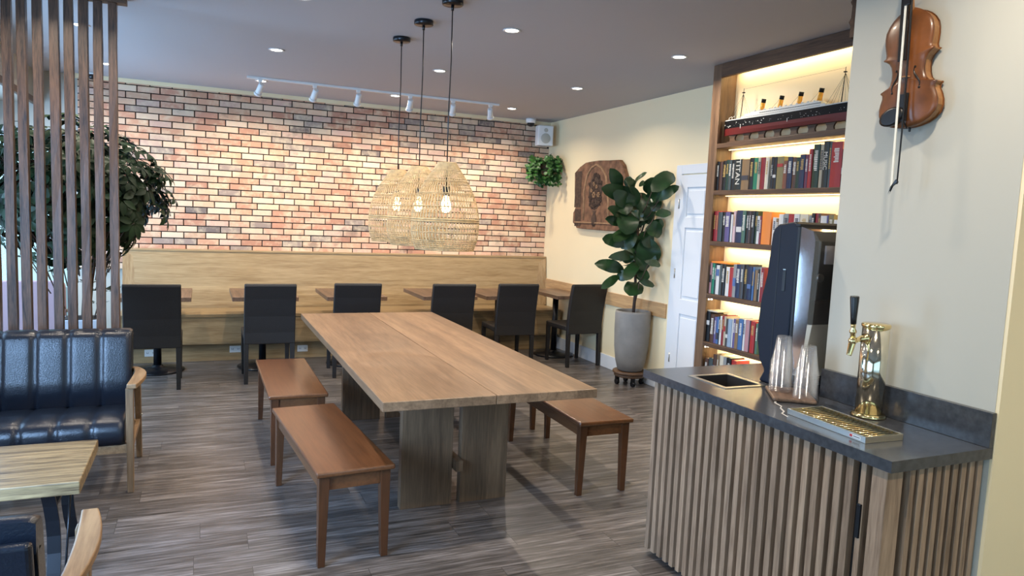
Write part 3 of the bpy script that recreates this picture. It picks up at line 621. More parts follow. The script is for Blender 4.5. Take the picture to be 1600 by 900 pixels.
# ================================================================== WALL THINGS: speaker, dome camera, carved relief
sp = thing('wall_speaker', 'white box speaker high in the corner above the ivy', 'speaker', (3.94, 8.19, 2.64), -8)
bx('cabinet', 'whitep', sp, -.10, .10, -.06, .07, -.125, .125, bevel=.012)
b = B(); b.lathe([(.001, 0), (.055, .004), (.062, .0)], n=28, cap=False); o = b.build('woofer', 'offwhite', sp); o.rotation_euler = (math.pi / 2, 0, 0); o.location = (0, -.062, -.035)
b = B(); b.lathe([(.001, 0), (.02, .004), (.026, .0)], n=20, cap=False); o = b.build('tweeter', 'offwhite', sp); o.rotation_euler = (math.pi / 2, 0, 0); o.location = (0, -.062, .065)
b = B(); b.box(-.02, .02, .07, .20, -.02, .02); b.build('bracket', 'blackm', sp)
dm = thing('security_camera', 'white dome security camera on the ceiling beside the speaker', 'camera', (3.76, 8.22, ZC))
b = B(); b.lathe([(.062, -.001), (.064, -.02), (.060, -.05), (.050, -.055)], n=28); b.build('housing', 'whitep', dm)
b = B(); b.lathe([(.045, -.055), (.044, -.07), (.034, -.088), (.015, -.097), (.001, -.099)], n=24); b.build('dome', 'ebony', dm)
dm = thing('security_camera', 'small dark camera under the ceiling, seen through the screen at the brick wall end', 'camera', (-.98, 8.25, ZC))
b = B(); b.lathe([(.05, -.001), (.05, -.02)], n=20); b.build('housing', 'whitep', dm)
b = B(); b.lathe([(.042, -.02), (.04, -.045), (.02, -.065), (.001, -.068)], n=20); b.build('dome', 'ebony', dm)
def relief():
    t = thing('carved_relief', 'broken brown stone relief with a flower bouquet in an arch on the cream wall', 'wall art', (XR - .055, 6.95, 1.88))
    O = [(7.322,2.272),(7.20,2.279),(7.02,2.281),(6.80,2.27),(6.604,2.265),(6.53,2.21),(6.491,2.142),(6.42,2.03),(6.378,1.919),(6.35,1.80),(6.34,1.652),(6.352,1.523),(6.55,1.513),(6.78,1.505),(6.996,1.508),(7.337,1.511),(7.461,1.518),(7.50,1.55),(7.56,1.581),(7.561,1.696),(7.53,1.73),(7.511,1.762),(7.54,1.86),(7.555,1.959),(7.571,2.166),(7.45,2.23)]
    P = [(y - 6.95, z - 1.88) for y, z in O]
    b = B(); b.prism(P, lambda u, v, s: (s, u, v), 0, .052); b.build('slab', 'relief', t, .006)
    b = B(); b.box(-.004, 0, .44, .585, -.12, .30); b.box(-.004, 0, .42, .56, -.34, -.14); b.build('side_carving', 'reliefd', t, .002)
    A = [(7.298,1.62),(7.305,1.80),(7.313,1.954),(7.256,2.132),(7.159,2.211),(7.059,2.237),(6.954,2.201),(6.845,2.106),(6.788,1.945),(6.76,1.80),(6.747,1.62)]
    pts = [(0, y - 6.95, z - 1.88) for y, z in A]
    b = B(); b.tube(pts, .014, 8); b.box(-.012, 0, -.56, .55, -.30, -.285); b.build('arch_moulding', 'reliefl', t)
    rnd = random.Random(4); b = B()
    for k in range(46):
        a, r = rnd.uniform(0, 6.28), rnd.uniform(0, 1) ** .6; y = 7.06 + r * .15 * math.cos(a) - 6.95; z = 1.93 + r * .20 * math.sin(a) - 1.88
        for q in range(5):
            aa = q * 1.256 + a; rr = rnd.uniform(.012, .018); b.ball((-.003, y + rr * math.cos(aa), z + rr * math.sin(aa)), rr * .8, 6, (.8, 1, 1))
        b.ball((-.008, y, z), .011, 6)
    b.ball((.0, .11, .05), .20, 16, (.02, .75, 1)); b.build('bouquet', 'reliefd', t)
    b = B(); 
    for y, z, s in ((7.07, 1.90, .034), (6.97, 1.90, .030), (7.08, 2.02, .024), (7.02, 1.99, .022), (7.13, 1.95, .022)):
        for q in range(6): b.ball((-.012, y - 6.95 + s * .7 * math.cos(q * 1.047), z - 1.88 + s * .7 * math.sin(q * 1.047)), s * .45, 6, (.7, 1, 1))
    b.build('rosettes', 'reliefl', t)
    b = B(); b.lathe([(.03, -.33), (.055, -.29), (.06, -.25), (.03, -.19), (.045, -.155)], c=(0, .11, 0), n=16)
    for v in b.bm.verts: v.co.x *= .3
    b.build('carved_vase', 'reliefd', t)
relief()
# ================================================================== PENDANTS
def pendant(lb, x, y):
    t = thing('pendant_lamp', lb, 'lamp', (x, y, 0), 0, 'woven pendant lamps over the long table')
    b = B(); b.lathe([(.060, ZC - .001), (.062, ZC - .006), (.062, ZC - .026), (.058, ZC - .030), (.001, ZC - .031)], n=32); b.build('ceiling_canopy', 'blackm', t)
    b = B(); b.tube([(0, 0, ZC - .03), (.003, 0, 2.5), (-.002, .001, 2.2), (0, 0, 1.76)], .0035, 6); b.tube([(0, 0, ZC - .03), (0, 0, ZC - .06)], .009, 8); b.build('cord', 'ebony', t)
    b = B(); b.lathe([(.018, 1.775), (.02, 1.77), (.02, 1.72), (.016, 1.715)], n=16); b.build('lamp_socket', 'blackm', t)
    b = B(); b.lathe([(.013, 1.715), (.016, 1.70), (.03, 1.665), (.031, 1.645), (.02, 1.62), (.001, 1.612)], n=16); b.build('bulb', 'bulb', t)
    pr = [(1.912, .052), (1.895, .060), (1.86, .085), (1.80, .126), (1.74, .158), (1.68, .181), (1.62, .195), (1.56, .201), (1.50, .200), (1.45, .192), (1.41, .179), (1.395, .173)]
    def R_(z):
        for (a, ra), (c, rc) in zip(pr, pr[1:]):
            if c <= z <= a: return ra + (rc - ra) * (a - z) / (a - c)
        return pr[-1][1]
    b = B(); n = 58
    for i in range(n):          # upright canes, each band leaning a little
        a = 2 * math.pi * i / n; Z = [1.91 - (1.91 - 1.397) * k / 11 for k in range(12)]
        for (z0, z1) in zip(Z, Z[1:]):
            j = int((1.91 - z0) / .0467); sl = .022 if j % 2 else .05; r0, r1 = R_(z0), R_(z1); hw = .0034
            q = [(r0, a, z0), (r1, a + sl, z1)]; p0 = Vector((r0 * math.cos(a), r0 * math.sin(a), z0)); p1 = Vector((r1 * math.cos(a + sl), r1 * math.sin(a + sl), z1))
            tn = Vector((-math.sin(a), math.cos(a), 0)) * hw; nr = Vector((math.cos(a), math.sin(a), 0)) * .0016
            vs = [[b.bm.verts.new(p + s_) for s_ in (tn, nr, -tn, -nr)] for p in (p0, p1)]
            for m in range(4): b.bm.faces.new((vs[0][m], vs[0][(m + 1) % 4], vs[1][(m + 1) % 4], vs[1][m]))
    zs = [(1.907, .008), (1.885, .003), (1.862, .005), (1.834, .003), (1.800, .006), (1.793, .004), (1.765, .003), (1.728, .006), (1.720, .004), (1.685, .003), (1.650, .006), (1.612, .003), (1.575, .011), (1.563, .009), (1.530, .003), (1.500, .006), (1.470, .003), (1.452, .006), (1.440, .005), (1.428, .005), (1.416, .006), (1.406, .006), (1.397, .008)]
    for z, h in zs:
        m = 48; r = R_(z) + .001
        rs = [[((r + dr) * math.cos(2 * math.pi * i / m), (r + dr) * math.sin(2 * math.pi * i / m), z + dz) for i in range(m)] for dr, dz in ((.0022, 0), (0, h / 2), (-.002, 0), (0, -h / 2), (.0022, 0))]
        b.rings(rs, False, True)
    b.build('lamp_shade', 'rattan', t)
    lamp('lamp_light', 'POINT', (0, 0, 1.64), None, 7, (1, .72, .42), t, shadow_soft_size=.03)
    return t
p0 = pendant('nearest of the three woven rattan pendant lamps, in front and to the right', 1.335, 4.08)
dup(p0, (1.315, 4.60, 0), 0, 'middle one of the three woven rattan pendant lamps')
dup(p0, (1.305, 5.12, 0), 0, 'farthest of the three woven rattan pendant lamps, on the left')
# ================================================================== CEILING LIGHTS
WARM = (1, .87, .70)
def downlight(x, y, lb, first=[None]):
    if first[0] is None:
        t = thing('downlight', lb, 'ceiling light', (x, y, ZC), 0, 'recessed round ceiling lights')
        b = B(); b.lathe([(.044, -.001), (.058, -.0008), (.06, -.004), (.055, -.006), (.044, -.005)], n=32, cap=False); b.build('trim_ring', 'whitep', t)
        b = B(); b.lathe([(.001, -.004), (.044, -.003)], n=28, cap=False); b.build('lens', 'led', t)
        lamp('lamp_light', 'AREA', (0, 0, -.012), (0, 0, -1), DL, WARM, t, shape='DISK', size=.09, spread=math.radians(150)); first[0] = t; return
    dup(first[0], (x, y, ZC), 0, lb)
DL = 15
cols = {-.79: 'seen through the slat screen', .545: 'left of the pendant lamps', 1.89: 'just right of the pendant lamps', 3.24: 'nearest the cream wall'}
rows_ = {-.15: 'added unseen behind the camera to warm the pillar end', 1.43: 'almost above the camera', 2.97: 'just above the picture', 4.50: 'in the near row', 6.07: 'in the middle row', 7.62: 'in the row by the brick wall'}
for x, cx in cols.items():
    for y, cy in rows_.items():
        if 0 < y < 4 and x > 3: continue
        if y < 3 and x < 0: continue
        if y < 0 and x < 1: continue  # unseen pair behind the camera is added to brighten the pillar end
        downlight(x, y, 'recessed ceiling light %s, %s' % (cy, cx))
def track():
    t = thing('track_light', 'white ceiling track with six spotlights aimed at the brick wall', 'track light', (1.7, 7.42, 0))
    bx('track_rail', 'whitep', t, -1.30, 1.30, -.017, .017, ZC - .022, ZC - .0005, bevel=.002)
    for i, x in enumerate((.52, 1.03, 1.46, 2.0, 2.47, 2.90)):
        tx = (.15, .8, 1.45, 2.1, 2.7, 3.35)[i]
        d = Vector((tx - x, 8.4 - 7.42, 1.75 - (ZC - .10))).normalized(); c = Vector((x - 1.7, 0, ZC - .105))
        b = B(); b.box(c.x - .018, c.x + .018, -.018, .018, ZC - .045, ZC - .02); b.tube([(c.x, 0, ZC - .04), (c.x, 0, ZC - .10)], .006, 8)
        b.tube([c - d * .055, c - d * .05, c + d * .05, c + d * .055], [.022, .027, .030, .028], 16); b.tube([c + d * .053, c + d * .075], [.036, .037], 16); h = b.build('spot_head', 'whitep', t)
        b = B(); b.tube([c + d * .0755, c + d * .0765], .031, 16); b.build('spot_lens', 'spotl', h)
        lamp('lamp_light', 'SPOT', c + d * .085, c + d * 2, SPOT, (1, .86, .66), t, spot_size=math.radians(78), spot_blend=.8, shadow_soft_size=.03)
SPOT = 34
track()
# ================================================================== BOOKCASE
BZ = [2.235, 1.88, 1.49, 1.08, .70, .32]      # shelf tops
def bookcase():
    t = thing('bookcase', 'tall dark stained wooden bookcase with warm lit shelves of books', 'bookcase', (3.63, 0, 0))
    bx('side_stile', 'shelfz', t, 0, .022, 4.49, 4.585, 0, ZC - .003, bevel=.003)
    bx('side_stile', 'shelfz', t, 0, .022, 2.86, 2.95, 0, ZC - .003, bevel=.003)
    bx('side_panel', 'shelfz', t, .022, .488, 4.545, 4.575, 0, ZC - .004)
    bx('side_panel', 'shelfz', t, .022, .17, 2.86, 2.885, 0, ZC - .004)
    bx('inner_panel', 'shelfz', t, .022, .169, 4.515, 4.545, 0, ZC - .004)
    b = B(); b.box(-.002, .03, 2.95, 4.49, 2.735, ZC - .003); b.build('header', 'shelfy', t, .003)
    bx('kick_board', 'shelfy', t, 0, .03, 2.95, 4.49, 0, .10)
    for i, z in enumerate(BZ):
        s = bx('shelf', 'shelfy', t, .002, .169, 2.885, 4.515, z - .034, z, bevel=.002)
    for i, z in enumerate([2.80] + [q - .034 for q in BZ[:-1]]):
        bx('led_strip', 'strip', t, .128, .140, 2.95, 4.50, z - .005, z - .0005)
        l_ = lamp('lamp_light', 'AREA', (.134, 3.72, z - .010), None, LEDW, (1, .76, .38), t, shape='RECTANGLE', size=1.5, size_y=.01)
        l_.rotation_euler = (0, 0, math.pi / 2)
    for z in (1.04, .662):
        for x in (.03, .06): bx('led_clip', 'ledw', t, x, x + .012, 4.498, 4.508, z - .014, z - .004)
LEDW = 4.0
bookcase()
CB = dict(black=(.008,.008,.009), charcoal=(.05,.05,.055), brown=(.075,.035,.022), dgreen=(.012,.035,.02), slate=(.05,.065,.065), titan=(.012,.018,.017), tan=(.20,.125,.06), green=(.012,.16,.085), green2=(.06,.13,.09), beige=(.40,.34,.24), maroon=(.20,.012,.016), cream=(.58,.52,.40), days=(.01,.01,.011), olive=(.20,.165,.07), rust=(.18,.06,.03), navy=(.014,.025,.065), plum=(.13,.03,.06), red=(.33,.025,.025), music=(.015,.022,.02), grey=(.24,.24,.23), purple=(.10,.08,.20), white=(.60,.58,.54), pink=(.55,.38,.38), pink2=(.38,.20,.21), orange=(.72,.22,.04), blue=(.05,.12,.27), greyblue=(.25,.32,.40))
CN = dict(dgreen='dark green', slate='slate grey', titan='black', days='black', green2='sage green', music='black', pink='pale pink', pink2='dusty pink', greyblue='grey blue', olive='olive tan')
BM = {k: M('book_' + k, v, .45) for k, v in CB.items()}
ORD = ['first', 'second', 'third', 'fourth', 'fifth', 'sixth', 'seventh', 'eighth', 'ninth', 'tenth', 'eleventh', 'twelfth', 'thirteenth', 'fourteenth', 'fifteenth', 'sixteenth', 'seventeenth', 'eighteenth', 'nineteenth', 'twentieth']
ORD += ['twenty-' + q for q in ORD[:9]] + ['thirtieth'] + ['thirty-' + q for q in ORD[:9]] + ['fortieth'] + ['forty-' + q for q in ORD[:9]]
TXT = {'light': M('spine_lettering_pale', (.62, .60, .54), .5), 'gold': M('spine_lettering_gold', (.45, .30, .10), .4), 'dark': M('spine_lettering_dark', (.04, .04, .05), .5), 'band': M('spine_band_red', (.35, .03, .03), .5), 'bandw': M('spine_band_white', (.55, .53, .5), .5), 'bandb': M('spine_band_blue', (.08, .14, .3), .5)}
MY = Matrix.Rotation(math.radians(-90), 4, 'Z') @ Matrix.Identity(4)
def spine_mtx():
    # text x axis -> world -Z (reads downwards), text y axis -> world -... , facing -X
    return Matrix(((0, 0, -1, 0), (0, -1, 0, 0), (-1, 0, 0, 0), (0, 0, 0, 1)))
def book(y1, y0, h, col, z, lb, group, rnd, title=None, depth=.13, lean=0):
    th = min(y1, 4.511) - y0 - .0015; x = 3.655 + rnd.uniform(0, .006); m = BM[col]; dark = sum(CB[col]) < .45
    o = thing('book', lb, 'book', (x, (min(y1, 4.511) + y0) / 2, z + .0018), 0, group)
    D = min(depth, 3.788 - x); b = B(); hw = th / 2
    n = 5; pts = [(.004 * 0 + .0035 * (1 - math.sin(math.pi * k / (n - 1))), -hw + th * k / (n - 1)) for k in range(n)]
    prof = pts + [(D, hw), (D, hw - .0025), (.008, hw - .0025), (.008, -hw + .0025), (D, -hw + .0025), (D, -hw)]
    b.prism(prof, lambda u, v, s: (u, v, s), 0, h); b.build('cover', m, o)
    bx('pages', 'page', o, .0079, D - .004, -hw + .0026, hw - .0026, .004, h - .004)
    if title:
        text('title', title, min(th * .95, h * .9 / (len(title) * .62)), TXT['light'], o, (-.0012, 0, h * .58), spine_mtx())
    elif th > .012:
        k = rnd.random(); b = B(); e = -.0008
        if k < .62:    # rows of small lettering blocks down the spine
            zz = h * .86; mt = TXT['light'] if dark else TXT['dark']
            if rnd.random() < .3: mt = TXT['gold']
            w = th * rnd.uniform(.22, .34)
            while zz > h * rnd.choice((.3, .45, .55)):
                l = rnd.uniform(.004, .009); b.box(e, .003, -w, w * rnd.uniform(.4, 1), zz - l, zz); zz -= l + .0035
            b.build('spine_lettering', mt, o)
        elif k < .85:
            z0 = h * rnd.uniform(.1, .7); b.box(e, .004, -hw * .86, hw * .86, z0, z0 + h * rnd.uniform(.08, .25)); b.build('spine_label', TXT[rnd.choice(('band', 'bandw', 'bandb', 'dark'))], o)
        else: b.bm.free()
    return o
S1 = [(4.51,4.473,0.221,'black'),(4.473,4.437,0.219,'brown'),(4.437,4.396,0.223,'black'),(4.396,4.365,0.227,'dgreen'),(4.365,4.334,0.225,'slate'),(4.334,4.3,0.226,'black'),(4.3,4.223,0.226,'titan'),(4.223,4.144,0.222,'tan'),(4.144,4.099,0.229,'black'),(4.099,4.055,0.227,'green'),(4.055,4.028,0.226,'beige'),(4.028,3.985,0.225,'maroon'),(3.985,3.95,0.226,'cream'),(3.931,3.908,0.223,'days'),(3.908,3.875,0.221,'black'),(3.875,3.813,0.221,'olive'),(3.813,3.777,0.189,'rust'),(3.777,3.734,0.213,'navy'),(3.73,3.695,0.205,'brown'),(3.695,3.664,0.206,'dgreen'),(3.664,3.62,0.222,'navy'),(3.62,3.593,0.22,'plum'),(3.59,3.56,0.253,'red'),(3.553,3.501,0.279,'dgreen'),(3.501,3.472,0.277,'beige'),(3.472,3.428,0.292,'music'),(3.428,3.409,0.288,'slate'),(3.409,3.324,0.283,'red'),(3.322,3.303,0.235,'grey')]
S2 = [(4.512,4.466,0.23,'maroon'),(4.466,4.447,0.232,'red'),(4.447,4.398,0.225,'slate'),(4.398,4.365,0.226,'black'),(4.365,4.314,0.226,'purple'),(4.314,4.3,0.222,'black'),(4.3,4.279,0.208,'white'),(4.275,4.249,0.234,'pink'),(4.243,4.177,0.239,'navy'),(4.177,4.14,0.237,'green2'),(4.14,4.106,0.235,'black'),(4.103,4.086,0.235,'brown'),(4.086,4.046,0.236,'black'),(4.046,4.02,0.231,'dgreen'),(4.02,3.994,0.2,'white'),(3.994,3.976,0.2,'maroon'),(3.975,3.887,0.23,'orange'),(3.874,3.838,0.193,'white'),(3.838,3.813,0.185,'tan'),(3.813,3.771,0.216,'white'),(3.771,3.727,0.221,'grey'),(3.727,3.698,0.217,'red'),(3.698,3.675,0.217,'red'),(3.675,3.627,0.22,'white'),(3.627,3.555,0.219,'cream'),(3.549,3.527,0.211,'grey'),(3.525,3.5,0.226,'black'),(3.495,3.471,0.226,'maroon'),(3.471,3.45,0.226,'brown'),(3.45,3.401,0.21,'white'),(3.401,3.388,0.213,'purple'),(3.388,3.347,0.217,'olive'),(3.342,3.3,0.186,'white')]
S3 = [(4.518,4.475,0.24,'pink2'),(4.475,4.444,0.237,'green'),(4.444,4.429,0.234,'black'),(4.429,4.391,0.226,'white'),(4.391,4.361,0.236,'slate'),(4.361,4.321,0.239,'black'),(4.317,4.277,0.221,'white'),(4.277,4.234,0.221,'red'),(4.234,4.199,0.248,'grey'),(4.199,4.154,0.251,'navy'),(4.154,4.116,0.252,'charcoal'),(4.116,4.078,0.255,'black'),(4.075,4.032,0.244,'navy'),(4.028,4.008,0.243,'blue'),(4.005,3.976,0.222,'tan'),(3.976,3.956,0.233,'black'),(3.956,3.943,0.243,'white'),(3.943,3.911,0.245,'maroon')]
S4 = [(4.51,4.457,0.238,'black'),(4.457,4.414,0.22,'brown'),(4.41,4.382,0.205,'purple'),(4.382,4.354,0.209,'blue'),(4.354,4.339,0.221,'black'),(4.339,4.318,0.22,'white'),(4.318,4.293,0.229,'maroon'),(4.293,4.272,0.224,'beige'),(4.272,4.246,0.21,'charcoal'),(4.246,4.206,0.214,'greyblue'),(4.206,4.193,0.218,'white'),(4.193,4.167,0.221,'purple'),(4.167,4.133,0.219,'tan'),(4.133,4.087,0.231,'blue'),(4.082,4.062,0.231,'white'),(4.062,4.02,0.235,'pink2'),(4.02,4.008,0.233,'black'),(4.008,3.963,0.232,'red'),(3.954,3.93,0.222,'green2')]
S5 = [(4.488,4.444,0.248,'brown'),(4.444,4.397,0.257,'slate'),(4.392,4.355,0.296,'brown'),(4.35,4.318,0.303,'tan'),(4.313,4.272,0.299,'cream'),(4.27,4.236,0.298,'grey'),(4.234,4.187,0.3,'black'),(4.183,4.13,0.29,'red')]

rnd = random.Random(31)
def cname(c): return CN.get(c, c)
for S, z, sh in ((S1, BZ[1], 'shelf right below the model ship'), (S2, BZ[2], 'second book shelf from the top'), (S3, BZ[3], 'third book shelf from the top'), (S4, BZ[4], 'fourth book shelf from the top'), (S5, BZ[5], 'lowest visible book shelf')):
    for i, (y1, y0, h, c) in enumerate(S):
        if z == BZ[5]: h = min(h, .33)
        if z == BZ[3]: h = min(h, .30)
        if c == 'titan': lb = 'black book lettered TITAN on the spine, on the shelf below the model ship'; ti = 'TITAN'
        elif c == 'days': lb = 'black book lettered 24 DAYS on the spine, on the shelf below the model ship'; ti = '24 DAYS'
        elif c == 'music': lb = 'tall black book lettered MUSIC on the spine, on the shelf below the model ship'; ti = 'MUSIC'
        else: lb = '%s book, %s from the left on the %s' % (cname(c), ORD[i], sh); ti = None
        book(y1, y0, h, c, z, lb, 'books on the ' + sh, rnd, ti)
o = thing('book', 'coral paperback lying flat on top of the upright books, third shelf', 'book', (3.665, 4.40, BZ[3] + .2415), 0, 'books on the third book shelf from the top')
bx('cover', BM['orange'], o, 0, .12, -.09, .10, 0, .012, bevel=.001); bx('pages', 'page', o, .003, .1205, -.087, .097, .0025, .0095)
o = thing('book', 'pale book lying flat on top of the upright books, fourth shelf', 'book', (3.665, 4.45, BZ[4] + .2400), 4, 'books on the fourth book shelf from the top')
bx('cover', BM['cream'], o, 0, .12, -.06, .055, 0, .010, bevel=.001); bx('pages', 'page', o, .003, .1205, -.057, .052, .0022, .0078)
# ================================================================== MODEL SHIP ON ITS STAND
def ship():
    z0 = 2.30; CX = 3.705
    t = thing('model_ship', 'long model ocean liner, black and dark red hull, four yellow black-topped funnels', 'model ship', (CX, 3.86, z0))
    L_ = .645
    def hw(v, k):   # half breadth at v in -1..1 (v=+1 is the left end in the picture), k = 0 keel .. 1 deck
        e = max(0, 1 - abs(v) ** (3.2 if k > .4 else 2.4)); return .047 * e ** .6 * (.55 + .45 * k ** .5) + .0008
    def sheer(v): return .012 * v * v
    def hull(name, ka, kb, mat):
        b = B(); n = 40; rs = []
        for i in range(n + 1):
            v = -1 + 2 * i / n; ring = []
            for k in (ka, (ka + kb) / 2, kb): ring.append((-hw(v, k), v * L_, k * .098 + sheer(v) * k))
            for k in (kb, (ka + kb) / 2, ka): ring.append((hw(v, k), v * L_, k * .098 + sheer(v) * k))
            rs.append(ring)
        b.rings(rs, True, False); return b.build(name, mat, t)
    hull('lower_hull', 0, .46, 'hullr'); hull('upper_hull', .461, 1, 'hullk')
    hull('white_sheer_band', 1.001, 1.06, 'shipw')
    b = B(); rnd = random.Random(2)
    for i in range(70):
        v = rnd.uniform(-.95, .97); k = rnd.choice((.62, .72, .82, .55)); x = -hw(v, k) - .0006; z = k * .098 + sheer(v) * k; s = rnd.choice((.0012, .0012, .002, .004 if v > .2 else .0014)); b.box(x - .001, x + .002, v * L_ - s, v * L_ + s, z - s * .7, z + s * .7)
    for v in (.66, -.07): b.box(-hw(v, .5) - .002, -hw(v, .5), v * L_ - .002, v * L_ + .002, .036, .060)
    b.build('portholes', 'shipw', t)
    D = .104
    for (a, c, z1, z2, w) in ((-.56, .66, D, D + .017, .040), (-.50, .60, D + .017, D + .032, .036), (-.46, .52, D + .032, D + .042, .030)):
        bx('deckhouse', 'shipw', t, -w, w, a * L_, c * L_, z1, z2, bevel=.001)
    b = B()
    for i in range(76):
        y = (-.49 + 1.08 * i / 75) * L_
        b.box(-.0407, -.039, y - .0016, y + .0016, D + .006, D + .011)
        if i < 60: b.box(-.0367, -.035, y - .0022, y + .0022, D + .021, D + .028)
    b.build('window_row', 'hullk', t)
    fun = [(.395, 1), (.122, 1), (-.15, 1), (-.42, 1)]
    for v, _ in fun:
        y = v * L_; f = thing0('funnel', t)
        b = B(); b.tube([(0, y, D + .04), (0, y - .012, D + .098)], .015, 16); b.build('funnel_stack', 'funnel', f)
        b = B(); b.tube([(0, y - .0122, D + .0985), (0, y - .018, D + .125)], .0158, 16); b.build('funnel_cap', 'hullk', f)
    for v, tilt in ((.735, -.02), (-.70, -.015)):
        b = B(); b.tube([(0, v * L_, D), (0, v * L_ + tilt, D + .23)], [.0035, .0018], 8); b.box(-.008, .008, v * L_ + tilt * .85 - .008, v * L_ + tilt * .85 + .008, D + .197, D + .203); b.build('mast', 'hullk', t)
    b = B(); wr = lambda p, q: b.tube([p, q], .0007, 4)
    wr((0, .735 * L_ - .02, D + .225), (0, -.70 * L_ - .015, D + .225))
    for v in (.735, -.70):
        for dx in (-.04, .04):
            for dv in (.12, -.12, .2, -.2): wr((0, v * L_ - .017, D + .19), (dx * .7, (v + dv * .7) * L_, D + .012))
    for v, _ in fun:
        for dv in (.085, -.085): wr((0, v * L_ - .016, D + .12), (-.03, (v + dv) * L_, D + .034))
    b.build('rigging', 'hullk', t)
    b = B()
    b.box(-.006, .006, .78 * L_, .94 * L_, D + .002, D + .008)
    for v in (.88, .93, .80): b.tube([(0, v * L_, D), (0, v * L_ - .002, D + .028), (0, v * L_ - .03, D + .036)], .0022, 6)
    b.build('deck_crane', 'shipw', t)
    for i in range(12): y = (-.40 + .85 * i / 11) * L_; b = B(); b.tube([(-.031, y - .013, D + .047), (-.031, y - .006, D + .046), (-.031, y + .006, D + .046), (-.031, y + .013, D + .047)], [.001, .0042, .0042, .001], 8); b.build('lifeboat', 'shipw', t)
    s = thing('display_stand', 'dark wooden display stand with rounded cut-outs under the model ship', 'stand', (CX, 3.86, BZ[0] + .0008))
    b = B(); b.box(-.022, .022, -.58, .58, 0, .014)
    n = 8
    for i in range(n):
        y = -.54 + 1.08 * i / (n - 1)
        P = [(-.036, .014), (.036, .014), (.030, .022), (.026, .034), (.030, .048), (.044, .064), (-.044, .064), (-.030, .048), (-.026, .034), (-.030, .022)]
        b.prism(P, lambda u, v, w: (w, y + u, v), -.007, .007)
    b.build('cradle', 'shelfy', s, .001)
def thing0(name, parent):
    return parent
ship()
